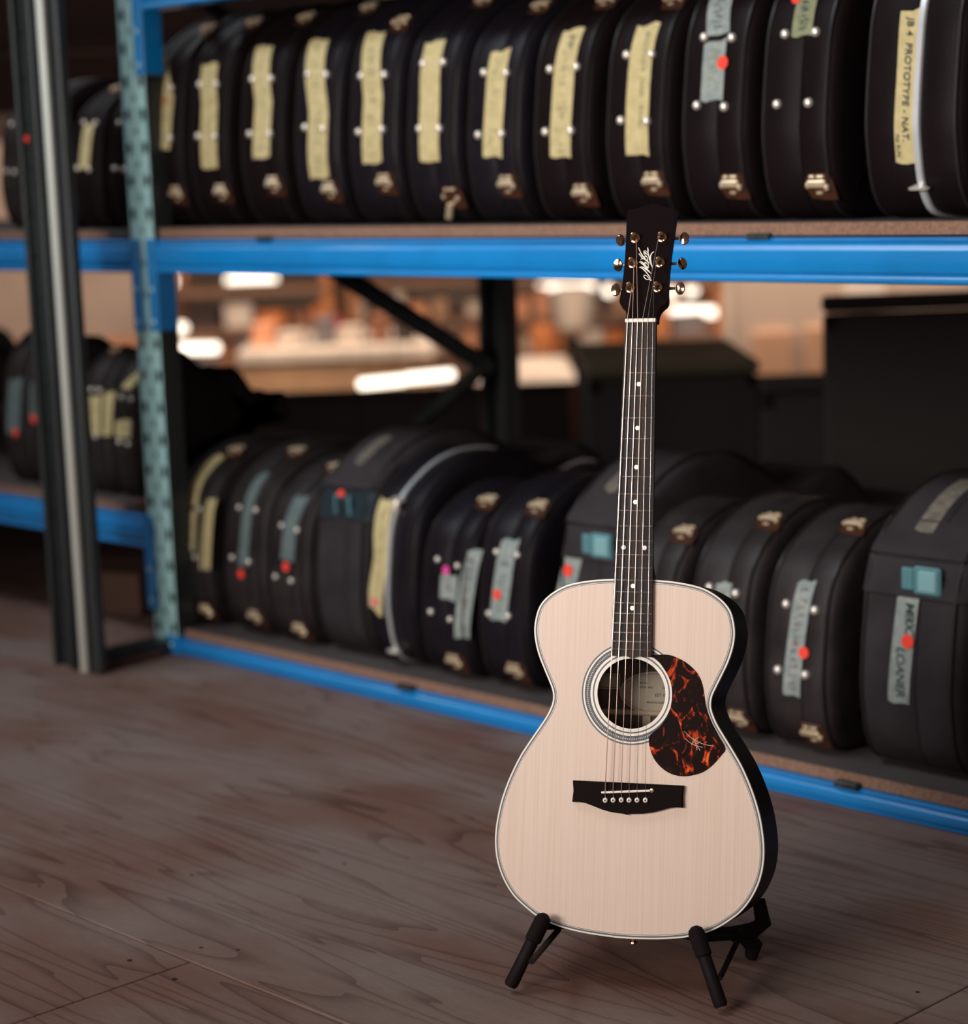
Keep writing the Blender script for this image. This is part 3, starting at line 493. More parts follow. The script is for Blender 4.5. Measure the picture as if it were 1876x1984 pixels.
for c in CASES:
    n = c['n']; I = INFO[n]; bz, vf = SH[c['s']]; sc = I['sc']; t = I['th']
    if n[0] == 'V': bz = SH_V
    YS = .60 if n[0] == 'M' else 1.0
    root = empty(I['name'], (c['x'], vf, bz), I['label'], 'case' if 'gig' not in I['name'] else 'gig case', GRP[n[0]])
    vm = M[I['mt']]; gig = 'gig' in I['name']; seam = .012 if not gig else .02
    shell(-t/2, seam-.0008, sc, t).build('base_shell', vm, root, ang=40)
    shell(t/2, seam+.0008, sc, t).build('lid_shell', vm, root, ang=40)
    for sx in (-1, 1):
        x = sx*(t/2-.017); mb = MB()
        a_, b_ = scaled(sc, .001), scaled(sc, -.0028)
        mb.loft([[(x-.004, p[0], p[1]) for p in a_], [(x-.0022, p[0], p[1]) for p in b_], [(x+.0022, p[0], p[1]) for p in b_], [(x+.004, p[0], p[1]) for p in a_]], False).build('piping', M['piping'], root, ang=60)
    if 'chrome' in c:
        xx = c['chrome']; mb = MB(); pc = scaled(sc, -.004); pi = scaled(sc, .001); hw = .0075 if n == 'U11' else .0055
        mb.loft([[(xx-hw, p[0], p[1]) for p in pi], [(xx-hw*.7, p[0], p[1]) for p in pc], [(xx+hw*.7, p[0], p[1]) for p in pc], [(xx+hw, p[0], p[1]) for p in pi]], False)
        tag(mb.build('metal_rim', M['alu'], root, ang=50), 'polished aluminium rim')
    for x, z in c['studs']:
        z_ = z; s_ = put(STUD, root, Matrix.Translation((x, front(z_, sc), z_)))
        if n[0] in 'MVL' and n not in ('L9', 'L10'): s_.scale = (.8, .8, .8)
    for it in c['latch']:
        x, z = it[0], it[1]
        if n in ('U11', 'L4'):
            mb = MB(); yy = front(z, sc); mb.lathe([(.004, -.006), (.019, -.004), (.021, 0), (.013, .003), (.005, .006)], 16, Matrix.Translation((c['chrome']+(0 if z < .2 else .0), yy-.010, z)) @ Matrix.Scale(.6, 4, (0, 1, 0)))
            if z > .2: mb.tube([(c['chrome'], yy-.014, z), (c['chrome']-.001, yy-.017, z-.02), (c['chrome'], yy-.010, z-.045)], [.006, .010, .004], 10)
            mb.build('toggle_catch', M['nickel'], root); continue
        if n[0] in 'MV': x = -.01
        if z < .1 and n[0] == 'L': z = max(z, .042)
        add_latch(root, x, z, sc, 1.0 if n[0] in 'UL' else .8, n == 'U5' and z < .1)
    for ti, tp in enumerate(c['tapes']):
        k, wd = tp[0], tp[1]; pts = tp[2:]
        if n == 'L11' and ti == 1: k = 'W'
        pointed = n == 'L4'
        ta = strip_on(sc, pts, wd, ragged=(.003 if not pointed else .012, .004), dy=-.0008 if (n == 'U5' or n == 'U11') else 0).build('label_tape', M['tape'+k], root, recalc=False)
        tag(ta, {'W': 'worn grey-brown tape', 'Y': 'yellow masking tape', 'S': 'silver cloth tape', 'T': 'teal grey tape', 'G': 'pale green tape'}[k]+(' with handwriting'))
        if n == 'U11':
            write_on(ta, sc, 'JB 4  PROTOTYPE - NAT.', .0178, pts[0][0]-.006, pts[0][1]-.012, slant=.0, off=.0035, track=1.03, dy=-.0008)
            write_on(ta, sc, 'No SUN', .0105, pts[0][0]-.019, pts[0][1]-.198, slant=.0, off=.0035, dy=-.0008)
        elif n == 'L11' and k == 'S':
            write_on(ta, sc, 'M80C', .026, pts[0][0]-.004, pts[0][1]-.010, slant=.055, track=.85)
            write_on(ta, sc, 'LOANER', .024, pts[0][0]-.016, pts[0][1]-.088, slant=.03, track=.92)
        elif n == 'U8': write_on(ta, sc, 'B/G/H/6/4  (with   bone)', .017, pts[0][0]+.0, pts[0][1]-.012, 'ink_soft', slant=.02, track=1.02)
        elif n == 'U9' and ti == 0: scribble(ta, sc, pts, wd, 'ink'); scribble(ta, sc, pts, wd, 'ink')
        elif n == 'U10': scribble(ta, sc, pts, wd, 'ink'); scribble(ta, sc, pts, wd, 'ink')
        elif n == 'U7': write_on(ta, sc, 'B/gl/', .015, pts[0][0]+.001, pts[0][1]-.012, 'ink', slant=.02); scribble(ta, sc, pts, wd)
        elif n in ('L5', 'L10', 'L7', 'L9'): scribble(ta, sc, pts, wd, 'ink_red'); scribble(ta, sc, pts, wd, 'ink_red', .5)
        elif n == 'L6': scribble(ta, sc, pts, wd, 'ink')
        else: scribble(ta, sc, pts, wd, 'ink_soft')
    for k, x, z, r in c['dots']:
        o = MB().add([(x+r*math.cos(R2(24*i)), front(z+r*math.sin(R2(24*i)), sc)-.0034-(.001 if gig else 0), z+r*math.sin(R2(24*i))) for i in range(15)], [tuple(range(15))]).build('dot_sticker', M['dot'+k], root, recalc=False)
        tag(o, {'red': 'round red sticker', 'faded': 'faded orange sticker', 'pink': 'round pink sticker', 'magenta': 'round magenta sticker'}[k])
    if gig:
        zb = {'L3': .342, 'L7': .330, 'L11': .345}[n]; xb = {'L3': .004, 'L7': .013, 'L11': .02}[n]
        a = MB(); rows = [[(x, front(z, sc)-(o_ if abs(x) < t*.45 else -.010), z) for x in (-t*.495, -t*.43, -t*.2, t*.2, t*.43, t*.495)] for z, o_ in ((zb-.032, .0005), (zb-.030, .004), (zb+.030, .004), (zb+.032, .0005))]
        a.loft(rows, False, closed=False); a.build('strap', M['buckle_dark'] if n == 'L3' else M['cordura'], root, recalc=False)
        a = MB(); a.loft([[(x, front(z, sc)-(o_ if abs(x) < t*.45 else -.012), z) for x in (-t*.495, -t*.44, -t*.2, t*.2, t*.44, t*.495)] for z, o_ in ((zb+.036, .003), (zb+.038, .010), (zb+.05, .009), (zb+.09, .002))], False, closed=False).build('flap', M['cordura'], root, recalc=False)
        yb = front(zb, sc)
        if n == 'L3':
            bk = MB().bbox((xb-.022, yb-.012, zb-.018), (xb+.022, yb-.003, zb+.018), .003).build('buckle', M['buckle_dark'], root)
            for xx in (-.019, .026): MB().bbox((xb+xx-.004, yb-.013, zb-.022), (xb+xx+.004, yb-.005, zb+.022), .002).build('buckle_bar', M['bluebuckle'], bk)
        else:
            bk = MB().bbox((xb-.040, yb-.010, zb-.020), (xb-.014, yb-.003, zb+.020), .003).build('buckle', M['bluebuckle'], root)
            MB().bbox((xb-.013, yb-.014, zb-.025), (xb+.042, yb-.004, zb+.025), .004).build('buckle_frame', M['bluebuckle'], bk)
            MB().bbox((xb-.002, yb-.017, zb-.019), (xb+.036, yb-.012, zb+.019), .003).build('buckle_tongue', mat('pale_buckle', (.22, .42, .45), .3), bk)
        # the small centre seam and the pale scuff at the crown
        if n in ('L3', 'L7'):
            o = strip_on(sc, [(-.02, .475), (-.02, .425)], .035, n=16).build('worn_patch', mat('worn_patch', (.19, .165, .13), .8, var=.4, vscale=30), root, recalc=False); tag(o, 'pale worn tape residue')
# ---------------------------------------------------------------- the guitar
G={'pick':[[0.028,-0.4619],[0.0356,-0.4612],[0.0454,-0.4604],[0.0552,-0.4614],[0.0664,-0.4654],[0.0762,-0.4705],[0.0847,-0.477],[0.0925,-0.4848],[0.0976,-0.4941],[0.1006,-0.5034],[0.1025,-0.5128],[0.1046,-0.5248],[0.1077,-0.5368],[0.1128,-0.5487],[0.1193,-0.5605],[0.1257,-0.571],[0.134,-0.5851],[0.129,-0.5936],[0.1224,-0.602],[0.1144,-0.6104],[0.1037,-0.6183],[0.0914,-0.6229],[0.0791,-0.6253],[0.0667,-0.6248],[0.0555,-0.6213],[0.0456,-0.6151],[0.0377,-0.6073],[0.0319,-0.5981],[0.0281,-0.5875],[0.0269,-0.5794],[0.0276,-0.5726],[0.0344,-0.5662],[0.0426,-0.5584],[0.0493,-0.5487],[0.0545,-0.5376],[0.0572,-0.5253],[0.0577,-0.5131],[0.056,-0.501],[0.0518,-0.4903],[0.046,-0.481],[0.0387,-0.4717],[0.0316,-0.4652]],'bridge':[[-0.0779,-0.6386],[-0.0002,-0.6381],[0.0783,-0.6379],[0.0771,-0.6536],[0.0781,-0.6675],[0.0688,-0.6675],[0.0591,-0.6687],[0.0481,-0.6724],[0.0344,-0.6765],[0.0191,-0.679],[0.0038,-0.6799],[-0.0003,-0.6816],[-0.0046,-0.6804],[-0.0215,-0.6792],[-0.0356,-0.6761],[-0.0499,-0.6715],[-0.0599,-0.6683],[-0.0685,-0.6676],[-0.0781,-0.668],[-0.0767,-0.6529]],'saddle':[[-0.0332,-0.6525],[0.0314,-0.6469]],'pins':[[-0.03,-0.6631],[-0.0188,-0.6623],[-0.0072,-0.6615],[0.0038,-0.6612],[0.015,-0.6606],[0.0267,-0.66]],'enddots':[[-0.0354,-0.6527],[0.0346,-0.6466]],'hole':[0.0002,-0.5157],'holex':[[-0.0479,-0.5175],[0.0479,-0.5139],[0.0016,-0.5633],[-0.0703,-0.5183],[0.0023,-0.585]],'sig':[[[0.0761,-0.564],[0.0849,-0.5714],[0.0933,-0.5767],[0.1044,-0.5806],[0.1167,-0.5825]],[[0.078,-0.5737],[0.0851,-0.5795],[0.0934,-0.5829],[0.1024,-0.585]],[[0.0897,-0.5725],[0.0927,-0.5805],[0.095,-0.5891]],[[0.0865,-0.5821],[0.0918,-0.5751],[0.0965,-0.5709]],[[0.0927,-0.5805],[0.0974,-0.5789],[0.099,-0.5761]],[[0.0935,-0.5845],[0.097,-0.5863],[0.0991,-0.5898]]],'headL':[[-0.023,0.0041],[-0.0231,0.0116],[-0.0256,0.0192],[-0.029,0.0243],[-0.0323,0.0281],[-0.033,0.0357],[-0.032,0.0445],[-0.0318,0.0621],[-0.0318,0.0811],[-0.0322,0.1053],[-0.0336,0.1258],[-0.0353,0.1471]],'headR':[[0.0214,0.0033],[0.0219,0.0107],[0.0233,0.0157],[0.0286,0.0218],[0.0356,0.0267],[0.0356,0.0342],[0.0329,0.048],[0.0322,0.0606],[0.0315,0.0795],[0.0318,0.1035],[0.0325,0.1237],[0.0328,0.1448],[0.0332,0.1627]],'posts':[[-0.0205,0.1261],[-0.0191,0.0879],[-0.0193,0.0501],[0.0189,0.1268],[0.0187,0.0878],[0.0204,0.0497]],'buttons':[[-0.046,0.1334],[-0.045,0.0959],[-0.0457,0.057],[0.0458,0.1338],[0.0453,0.0953],[0.0473,0.057]],'logo':[[0.0011,[[0.0091,0.061],[0.0074,0.0633],[0.0039,0.0626],[0.0002,0.0647],[-0.002,0.0678],[-0.001,0.0698],[0.0022,0.0685],[0.0056,0.0646]]],[0.0011,[[0.0056,0.0646],[0.0076,0.0617],[0.0091,0.061]]],[0.0013,[[0.0094,0.0612],[0.0059,0.0674],[0.0005,0.0745],[-0.0053,0.08],[-0.0099,0.0819]]],[0.0017,[[-0.0099,0.0819],[-0.0055,0.0822],[0.0014,0.0778],[0.0081,0.0721]]],[0.0013,[[0.0081,0.0721],[0.0019,0.0788],[-0.0046,0.086],[-0.011,0.0903]]],[0.0018,[[-0.011,0.0903],[-0.0074,0.0902],[-0.0022,0.0859],[0.0018,0.0807]]],[0.0011,[[0.0018,0.0807],[0.0041,0.0811]]],[0.0012,[[0.0029,0.082],[-0.0002,0.0829],[-0.0026,0.0859],[-0.0021,0.0881],[0.0006,0.0877],[0.003,0.0849]]],[0.0012,[[0.003,0.0849],[0.0029,0.082]]],[0.0012,[[0.003,0.0849],[-0.0001,0.0884],[-0.003,0.0901]]],[0.001,[[-0.0019,0.0891],[0.0025,0.0864],[0.0039,0.0876]]],[0.001,[[0.0036,0.0877],[-0.001,0.0922],[-0.0067,0.0962],[-0.0088,0.0931]]],[0.0017,[[0.0034,0.0889],[-0.0018,0.0941],[-0.0078,0.1013],[-0.0138,0.1127]]],[0.0016,[[-0.0054,0.0942],[-0.0101,0.1007],[-0.0125,0.1031]]],[0.0012,[[0.0012,0.0915],[-0.0017,0.0935],[-0.0038,0.0965],[-0.0028,0.0986],[-0.0,0.0973],[0.0012,0.0941]]],[0.0012,[[0.0012,0.0941],[0.0012,0.0915]]],[0.0012,[[-0.0,0.0976],[-0.0042,0.1018]]],[0.0011,[[-0.001,0.0986],[-0.0049,0.1031],[-0.0039,0.105],[0.0013,0.1004],[0.0023,0.1016]]],[0.0012,[[-0.0025,0.1024],[-0.0055,0.1059],[-0.0035,0.1072],[0.0006,0.1042]]],[0.001,[[0.0006,0.1042],[0.001,0.108],[-0.0003,0.1121]]],[0.0014,[[-0.0006,0.1125],[0.0009,0.1042],[0.0038,0.094],[0.0066,0.0863],[0.0096,0.0802]]],[0.0018,[[0.0096,0.0802],[0.0068,0.0876],[0.0049,0.0952],[0.0056,0.1015],[0.009,0.1059]]],[0.0012,[[0.0096,0.0802],[0.006,0.0889],[0.0043,0.094]]]],'tips':[[-1.97,1.9796,0.1044],[-1.783,2.0779,0.1036]],'feet':[[-1.9966,1.9366,0.012],[-1.7325,2.0684,0.012]],'braceL':[[-1.8925,1.8749,0.09],[-2.003,2.04,0.0653]],'braceR':[[-1.7668,2.1082,0.0294],[-1.8087,2.2106,0.0599]],'rear':[[-1.8164,2.247,0.0805],[-1.8083,2.256,0.0548],[-1.8319,2.2387,0.0371]],'R':[[0.8842,-0.1126,0.4533],[0.467,0.2042,-0.8603],[0.0043,0.9724,0.2332]],'O':[-1.9749,2.2123,0.9038]}

RG = Matrix([Vector(r) for r in G['R']])
OFF = Vector((0, .86, .06))                                             # mesh coordinates are measured from the nut; the root sits at the foot of the body
gt = empty('acoustic_guitar', (0, 0, 0), 'acoustic guitar with pale spruce top and tortoiseshell pickguard standing on a black floor stand', 'guitar')
gm = RG.to_4x4(); gm.translation = Vector(G['O'])-RG @ OFF; gt.matrix_world = gm
def gb(mb, name, m, parent=None, **k): return mb.build(name, m, parent or gt, off=OFF, **k)
HF = -.008
HALF = [(0, -.357), (.027, -.358), (.052, -.3595), (.077, -.363), (.098, -.3685), (.116, -.378), (.129, -.389), (.137, -.401), (.1415, -.418), (.1425, -.433), (.140, -.450), (.1345, -.468), (.127, -.485), (.119, -.502), (.1135, -.515), (.112, -.527), (.1145, -.538), (.121, -.552), (.132, -.569), (.144, -.587), (.156, -.606), (.167, -.628), (.176, -.650), (.1835, -.674), (.188, -.697), (.190, -.715), (.190, -.733), (.187, -.753), (.181, -.771), (.172, -.788), (.160, -.8035), (.145, -.816), (.127, -.828), (.106, -.837), (.080, -.8435), (.050, -.8475), (.02, -.8495)]
full = HALF+[(0, -.850)]+[(-x, y) for x, y in HALF[:0:-1]]
OUT = [(v.x, v.y) for v in catmull([(a, b, 0) for a, b in full], 4, True)]     # clockwise seen from the front
NB = len(OUT); HC = (0, -.5157); HR = .0485
def depth(y): return interp(-y, [.357, .45, .60, .85], [.088, .094, .102, .106])
o1, o2, o3, o4, o5, o6 = [offset2(OUT, d) for d in (.0022, .0030, .0037, .0044, .0051, .0058)]
gb(MB().ring(OUT, o1, HF), 'binding', M['cream'], recalc=False)
bs = MB().loft([[(p[0], p[1], HF) for p in OUT], [(p[0], p[1], HF-.006) for p in OUT]], False); gb(bs, 'side_binding', M['cream'])
for a, b, m, nm in ((o1, o2, 'blackline', 'purfling_line'), (o2, o3, 'greyline', 'purfling_line'), (o3, o4, 'blackline', 'purfling_line'), (o4, o5, 'cream', 'purfling_line'), (o5, o6, 'blackline', 'purfling_line')):
    gb(MB().ring(a, b, HF), nm, M[m], recalc=False)
holec = []
for p in o6:
    a = math.atan2(p[1]-HC[1], p[0]-HC[0]); holec.append((HC[0]+HR*math.cos(a), HC[1]+HR*math.sin(a)))
sb = MB(); mid = [((p[0]+q[0])/2, (p[1]+q[1])/2) for p, q in zip(o6, holec)]
sb.ring(o6, mid, HF); sb.ring(mid, holec, HF); sb.ring(holec, holec, HF, HF-.003); sb.ring(o1, holec, HF-.003)
gb(sb, 'soundboard', M['spruce'], recalc=False, ang=50)
rb = MB(); n1 = [[(p[0], p[1], HF-.006) for p in OUT], [(p[0], p[1], HF-depth(p[1])) for p in OUT]]
rb.loft(n1, False); gb(rb, 'rim', M['rosewood'])
ri = MB(); oi = offset2(OUT, .0025); ri.loft([[(p[0], p[1], HF-.0031) for p in oi], [(p[0], p[1], HF-depth(p[1])+.001) for p in oi]], False); gb(ri, 'rim_lining', M['inner'])
bb = MB(); bb.loft([[(p[0], p[1], HF-depth(p[1])+.0004) for p in OUT], [(p[0]*1.001, p[1], HF-depth(p[1])-.0012) for p in OUT]], False); gb(bb, 'back_binding', M['greyline'])
bk = MB(); rings = []
for k, dz in ((1, 0), (.9, .0035), (.6, .008), (.25, .0105), (.02, .011)):
    rings.append([(p[0]*k, -.62+(p[1]+.62)*k, HF-depth(p[1])*k-depth(-.62)*(1-k)-.0012-dz) for p in OUT])
bk.loft(rings, False); bk.loft([[(p[0], p[1], HF-depth(p[1])+.003) for p in oi], [(p[0]*.02, -.62+(p[1]+.62)*.02, HF-.100) for p in oi]], False); gb(bk, 'back', M['inner'])
gb(MB().bbox((-.106, -.548, HF-.099), (.106, -.540, HF-.088), .002), 'back_brace', M['brace'])
gb(MB().bbox((-.006, -.84, HF-.0985), (.006, -.37, HF-.0935), .0005), 'centre_strip', M['brace'])
el = [(.012+.052*math.cos(R2(10*i)), -.515+.030*math.sin(R2(10*i))) for i in range(36)]
lab = gb(MB().prism(el, HF-.0920, HF-.0915), 'maker_label', M['label'])
el2 = [(.012+.049*math.cos(R2(10*i)), -.515+.027*math.sin(R2(10*i))) for i in range(36)]; el3 = offset2(el2, .0006)
gb(MB().ring(el2, el3, HF-.0913), 'label_border', M['label_ink'], lab, recalc=False)
for txt, s, x, y in (('MODEL', .0042, -.012, -.503), ('SERIAL NO', .0042, -.012, -.509), ('EST 1946', .006, .012, -.520), ('MADE IN AUSTRALIA', .0038, .0, -.530), ('100285', .0045, .022, -.509)):
    vs, fs = text_mesh(txt, s, 0); gb(MB().add([(x+a, y+b, HF-.0912) for a, b, _ in vs], fs), 'print', M['label_ink'], lab, recalc=False)
l2 = gb(MB().box((-.072, -.512, HF-.0920), (-.040, -.490, HF-.0915)), 'small_label', M['label'])
gb(MB().ring([(-.070, -.510), (-.042, -.510), (-.042, -.492), (-.070, -.492)], [(-.069, -.509), (-.043, -.509), (-.043, -.493), (-.069, -.493)], HF-.0913), 'label_border', M['label_ink'], l2, recalc=False)
# rosette
def ann(r0, r1, z, n=96): return MB().ring([(HC[0]+r1*math.cos(2*math.pi*i/n), HC[1]+r1*math.sin(2*math.pi*i/n)) for i in range(n)], [(HC[0]+r0*math.cos(2*math.pi*i/n), HC[1]+r0*math.sin(2*math.pi*i/n)) for i in range(n)], z)
gb(ann(HR-.0002, .0528, HF+.0002), 'rosette_ring', M['cream'], recalc=False)
for r0, r1, m in ((.0528, .0535, 'blackline'), (.0535, .0542, 'greyline'), (.0542, .0549, 'blackline'), (.0549, .0583, 'cream'), (.0583, .0663, 'blackline'), (.0663, .0686, 'cream'), (.0686, .0693, 'blackline'), (.0693, .0700, 'greyline'), (.0700, .0707, 'blackline')):
    gb(ann(r0, r1, HF+.0002), 'rosette_ring', M[m], recalc=False)
for r0 in (.0596, .0648): gb(ann(r0, r0+.0004, HF+.0003), 'rosette_ring', M['greyline'], recalc=False)
hb = MB()
for i in range(150):
    a = 2*math.pi*i/150; da = .012
    for r0, r1, sg in ((.0612, .0624, 1), (.0624, .0636, -1)):
        q = [(r0, a-sg*da*.9), (r0, a-sg*da*.9+.014), (r1, a+sg*da*.4+.014), (r1, a+sg*da*.4)]
        hb.add([(HC[0]+r*math.cos(t), HC[1]+r*math.sin(t), HF+.0004) for r, t in q], [(0, 1, 2, 3)])
tag(gb(hb, 'herringbone', M['cream'], recalc=False), kind='stuff')
# pickguard and signature
pk = [(v.x, v.y) for v in catmull([(a, b, 0) for a, b in G['pick']], 3, True)]
pgd = gb(MB().prism(pk, HF, HF+.0012, .0004), 'pickguard', M['tortoise']); tag(pgd, 'tortoiseshell pickguard with a scribbled signature')
for st in G['sig']:
    s_ = MB(); stroke(s_, st, .00075, HF+.0014); gb(s_, 'signature', M['ink_thin'], pgd, recalc=False)
# bridge
br = gb(MB().prism(G['bridge'], HF, HF+.0075, .0012), 'bridge', M['ebony'])
sa, se = G['saddle']; mt = Matrix.Translation(((sa[0]+se[0])/2, (sa[1]+se[1])/2, 0)) @ Matrix.Rotation(math.atan2(se[1]-sa[1], se[0]-sa[0]), 4, 'Z')
gb(MB().bbox((-.0345, -.0015, HF+.007), (.0345, .0015, .0028), .0008, mt), 'saddle', M['bone'], br)
for x, y in G['pins']:
    p = gb(MB().lathe([(.0030, HF+.0072), (.0036, HF+.0085), (.0037, HF+.0100), (.0028, HF+.0115), (.0010, HF+.0122)], 16, Matrix.Translation((x, y, 0))), 'bridge_pin', M['bone'], br)
    gb(MB().lathe([(.0013, HF+.0119), (.0013, HF+.01245), (.0006, HF+.0126)], 10, Matrix.Translation((x, y, 0))), 'pin_dot', M['blackline'], p)
for i, (x, y) in enumerate(G['enddots']):
    gb(MB().lathe([(.0028 if i else .0014, HF+.0074), (.0028 if i else .0014, HF+.0078), (.0010, HF+.0079)], 12, Matrix.Translation((x, y, 0))), 'saddle_end_dot', M['pearl' if not i else 'gold'], br)
# fretboard, frets, dots, nut
SL = .648; dn = lambda k: SL*(1-2**(-k/12)); WN, WE = .0219, .0287
def fw(d): return WN+(WE-WN)*d/.4645
def arch(x): return -.9*x*x
fb = MB(); rings = []
for d in [0]+[dn(k) for k in range(1, 22)]+[.4645]:
    w_ = fw(d); r = [(w_*u, -d, arch(w_*u)) for u in (-1, -.66, -.33, 0, .33, .66, 1)]; r += [(w_, -d, HF+.0015-(.0 if d > .36 else .0)), (-w_, -d, HF+.0015)]
    rings.append(r)
fb.loft(rings, True); fbo = gb(fb, 'fretboard', M['fretboard'], ang=20)
gb(MB().prism([(-.006, -.4643), (0, -.4672), (.006, -.4643)], HF+.001, -.001), 'fretboard_tip', M['fretboard'], fbo)
for k in range(1, 22):
    d = dn(k); w_ = fw(d); fr = MB(); xs = [w_*(-1+i/4) for i in range(9)]
    fr.loft([[(x, -d-.0009, arch(x)), (x, -d, arch(x)+.0011), (x, -d+.0009, arch(x)), (x, -d, arch(x)-.0005)] for x in xs], True); gb(fr, 'fret', M['fret'], fbo)
for k, xs in ((3, (0,)), (5, (0,)), (7, (0,)), (9, (0,)), (12, (-.0148, .0148)), (15, (0,)), (17, (0,))):
    y = -(dn(k-1)+dn(k))/2
    for x in xs: gb(MB().lathe([(.0032, arch(x)-.0003), (.0032, arch(x)+.00025), (.0002, arch(x)+.0003)], 16, Matrix.Translation((x, y, 0))), 'position_dot', M['pearl'], fbo)
gb(MB().bbox((-.0219, -.0002, -.006), (.0219, .0052, .0016), .0008), 'nut', M['bone'])
# neck shaft and heel
nk = MB(); rings = []
for y, wv, dp in ((.004, .0215, .019), (-.05, .0222, .0195), (-.15, .0233, .0205), (-.27, .0247, .0215), (-.315, .0252, .025), (-.340, .0250, .045), (-.352, .0240, .075), (-.3575, .0225, .086)):
    rings.append([(wv*math.cos(t), y, HF+.0015-dp*(math.sin(t)**.9 if math.sin(t) > 0 else 0)) for t in [math.pi*i/14 for i in range(15)]])
nk.loft(rings, True); gb(nk, 'neck', M['rosewood'])
# headstock, tilted back 14 degrees behind the nut
ha = R2(14); HMT = Matrix.Translation((0, .002, -.004)) @ Matrix(((1, 0, 0, 0), (0, math.cos(ha), math.sin(ha), 0), (0, -math.sin(ha), math.cos(ha), 0), (0, 0, 0, 1)))
HH = [(.0222, .001), (.0222, .010), (.0238, .0165), (.0275, .0215), (.0322, .0258), (.0342, .030), (.0342, .0355), (.0328, .046), (.0322, .062), (.0320, .080), (.0323, .104), (.0333, .125), (.0345, .147), (.0352, .166), (.0335, .172), (.022, .174), (.009, .1785), (0, .181)]
hp = HH+[(-x, y) for x, y in HH[-2::-1]]
hs = gb(MB().prism(hp, -.016, -.001, mt=HMT), 'headstock', M['mahogany']); ve = gb(MB().prism(hp, -.001, 0, .0003, mt=HMT), 'headstock_veneer', M['ebony'], hs)
for w_, st in G['logo']:
    s_ = MB(); stroke(s_, st, w_*1.0, fn=lambda x, y: tuple(HMT @ Vector((x, y, .0004)))); gb(s_, 'logo_lettering', M['logo'], hs, recalc=False)
PY = (.1265, .0878, .0498)
tuners = {}
for sx in (-1, 1):
    for k, y in enumerate(PY):
        b0 = HMT @ Matrix.Translation((sx*.0196, y, 0))
        tn = gb(MB().lathe([(.0076, 0), (.0076, .0010), (.0068, .0022), (.0046, .0030), (.0040, .0036), (.0030, .0075), (.0034, .0105), (.0042, .0118), (.0040, .0138), (.0028, .0150), (.0012, .0152)], 20, b0), 'tuning_post', M['gold'], hs)
        yb = y+.0078; sl = {(1, 0): .2, (1, 1): .95, (1, 2): .35, (-1, 0): .9, (-1, 1): .5, (-1, 2): .15}[(sx, k)]
        gb(MB().tube([tuple(HMT @ Vector((sx*.030, yb, -.020))), tuple(HMT @ Vector((sx*.0385, yb, -.020))), tuple(HMT @ Vector((sx*.0392, yb, -.020)))], [.0024, .0018, .003], 10), 'tuner_shaft', M['gold'], tn)
        rings = []; bm_ = HMT @ Matrix.Translation((sx*.0462, yb, -.020)) @ Matrix.Rotation(sl, 4, 'X')
        for u in range(7):
            zz = -1+u/3; k2 = math.sqrt(max(0, 1-zz**4*.93))
            rings.append([bm_ @ Vector((sx*(.0072*k2*math.cos(t)*(1.0 if math.cos(t) > 0 else .82)), .0092*k2*math.sin(t), .0036*zz)) for t in [2*math.pi*i/20 for i in range(20)]])
        gb(MB().loft(rings, True), 'tuner_button', M['gold_dark'], tn, ang=40)
# strings
SX = [-.0182+.00728*i for i in range(6)]; RAD = [.00072, .00060, .00050, .00042, .00034, .00030]
ORD = {0: (-1, 2), 1: (-1, 1), 2: (-1, 0), 3: (1, 0), 4: (1, 1), 5: (1, 2)}
for i in range(6):
    sx, k = ORD[i]; py = PY[k]; px_, py_ = G['pins'][i]; t = (px_-sa[0])/(se[0]-sa[0]); sy = sa[1]+(se[1]-sa[1])*t
    hx = sx*.0196-sx*.0032
    pts = [HMT @ Vector((hx, py, .0085)), HMT @ Vector((hx-sx*.0004, py-.004, .0082)), Vector((SX[i], .0052, .0020)), Vector((SX[i], .0006, .0021)),
           Vector((SX[i]+(px_-SX[i])*.25, -.16, .0030)), Vector((SX[i]+(px_-SX[i])*.6, -.40, .0036)), Vector((px_-.0002, sy, .0034)), Vector((px_, sy-.004, .0018)), Vector((px_, py_+.0022, HF+.0075))]
    so = gb(MB().tube(pts, RAD[i], 6), 'string', M['wound' if i < 4 else 'plain']); tag(so, 'bronze wound string' if i < 4 else 'plain steel string')
gb(MB().lathe([(.006, -.001), (.0062, .002), (.0035, .004), (.0032, .009), (.0058, .011), (.006, .013), (.003, .015)], 14, Matrix.Translation((0, -.850, HF-.052)) @ Matrix.Rotation(R2(90), 4, 'X')), 'strap_button', M['gold'])

# ---------------------------------------------------------------- the floor stand
st = empty('guitar_stand', (-1.85, 2.06, 0), 'low black folding guitar stand with foam-covered arms on the plywood floor', 'stand')
def gw(x, y, z): return Vector(G['O'])+RG @ Vector((x, y, z))
def spart(mb, name, m): return relink(mb.build(name, m, None), st)
for tip, foot, sg in ((G['tips'][0], G['feet'][0], -1), (G['tips'][1], G['feet'][1], 1)):
    tip, foot = Vector(tip), Vector(foot); d = (foot-tip); k = d.normalized()
    lg = spart(MB().tube([tip+d*.30, tip+d*.62, foot-k*.002, foot+k*.002], [.0092, .0092, .0098, .0080], 14), 'front_leg', M['steelblack'])
    ff = MB().tube([tip-k*.004, tip, tip+k*.006, tip+d*.34, tip+d*.36], [.004, .0095, .0115, .0115, .0095], 14).build('foam_sleeve', M['rubber'], None); ff.parent = lg
    xa = -.122 if sg < 0 else .104; ya = -.842 if sg < 0 else -.852
    arm = spart(MB().tube([tip+d*.22, gw(xa, ya, -.020), gw(xa*.9, ya-.004, -.07), gw(xa*.75, ya-.006, -.135)], [.0065, .0068, .0068, .006], 12), 'cradle_arm', M['rubber'])
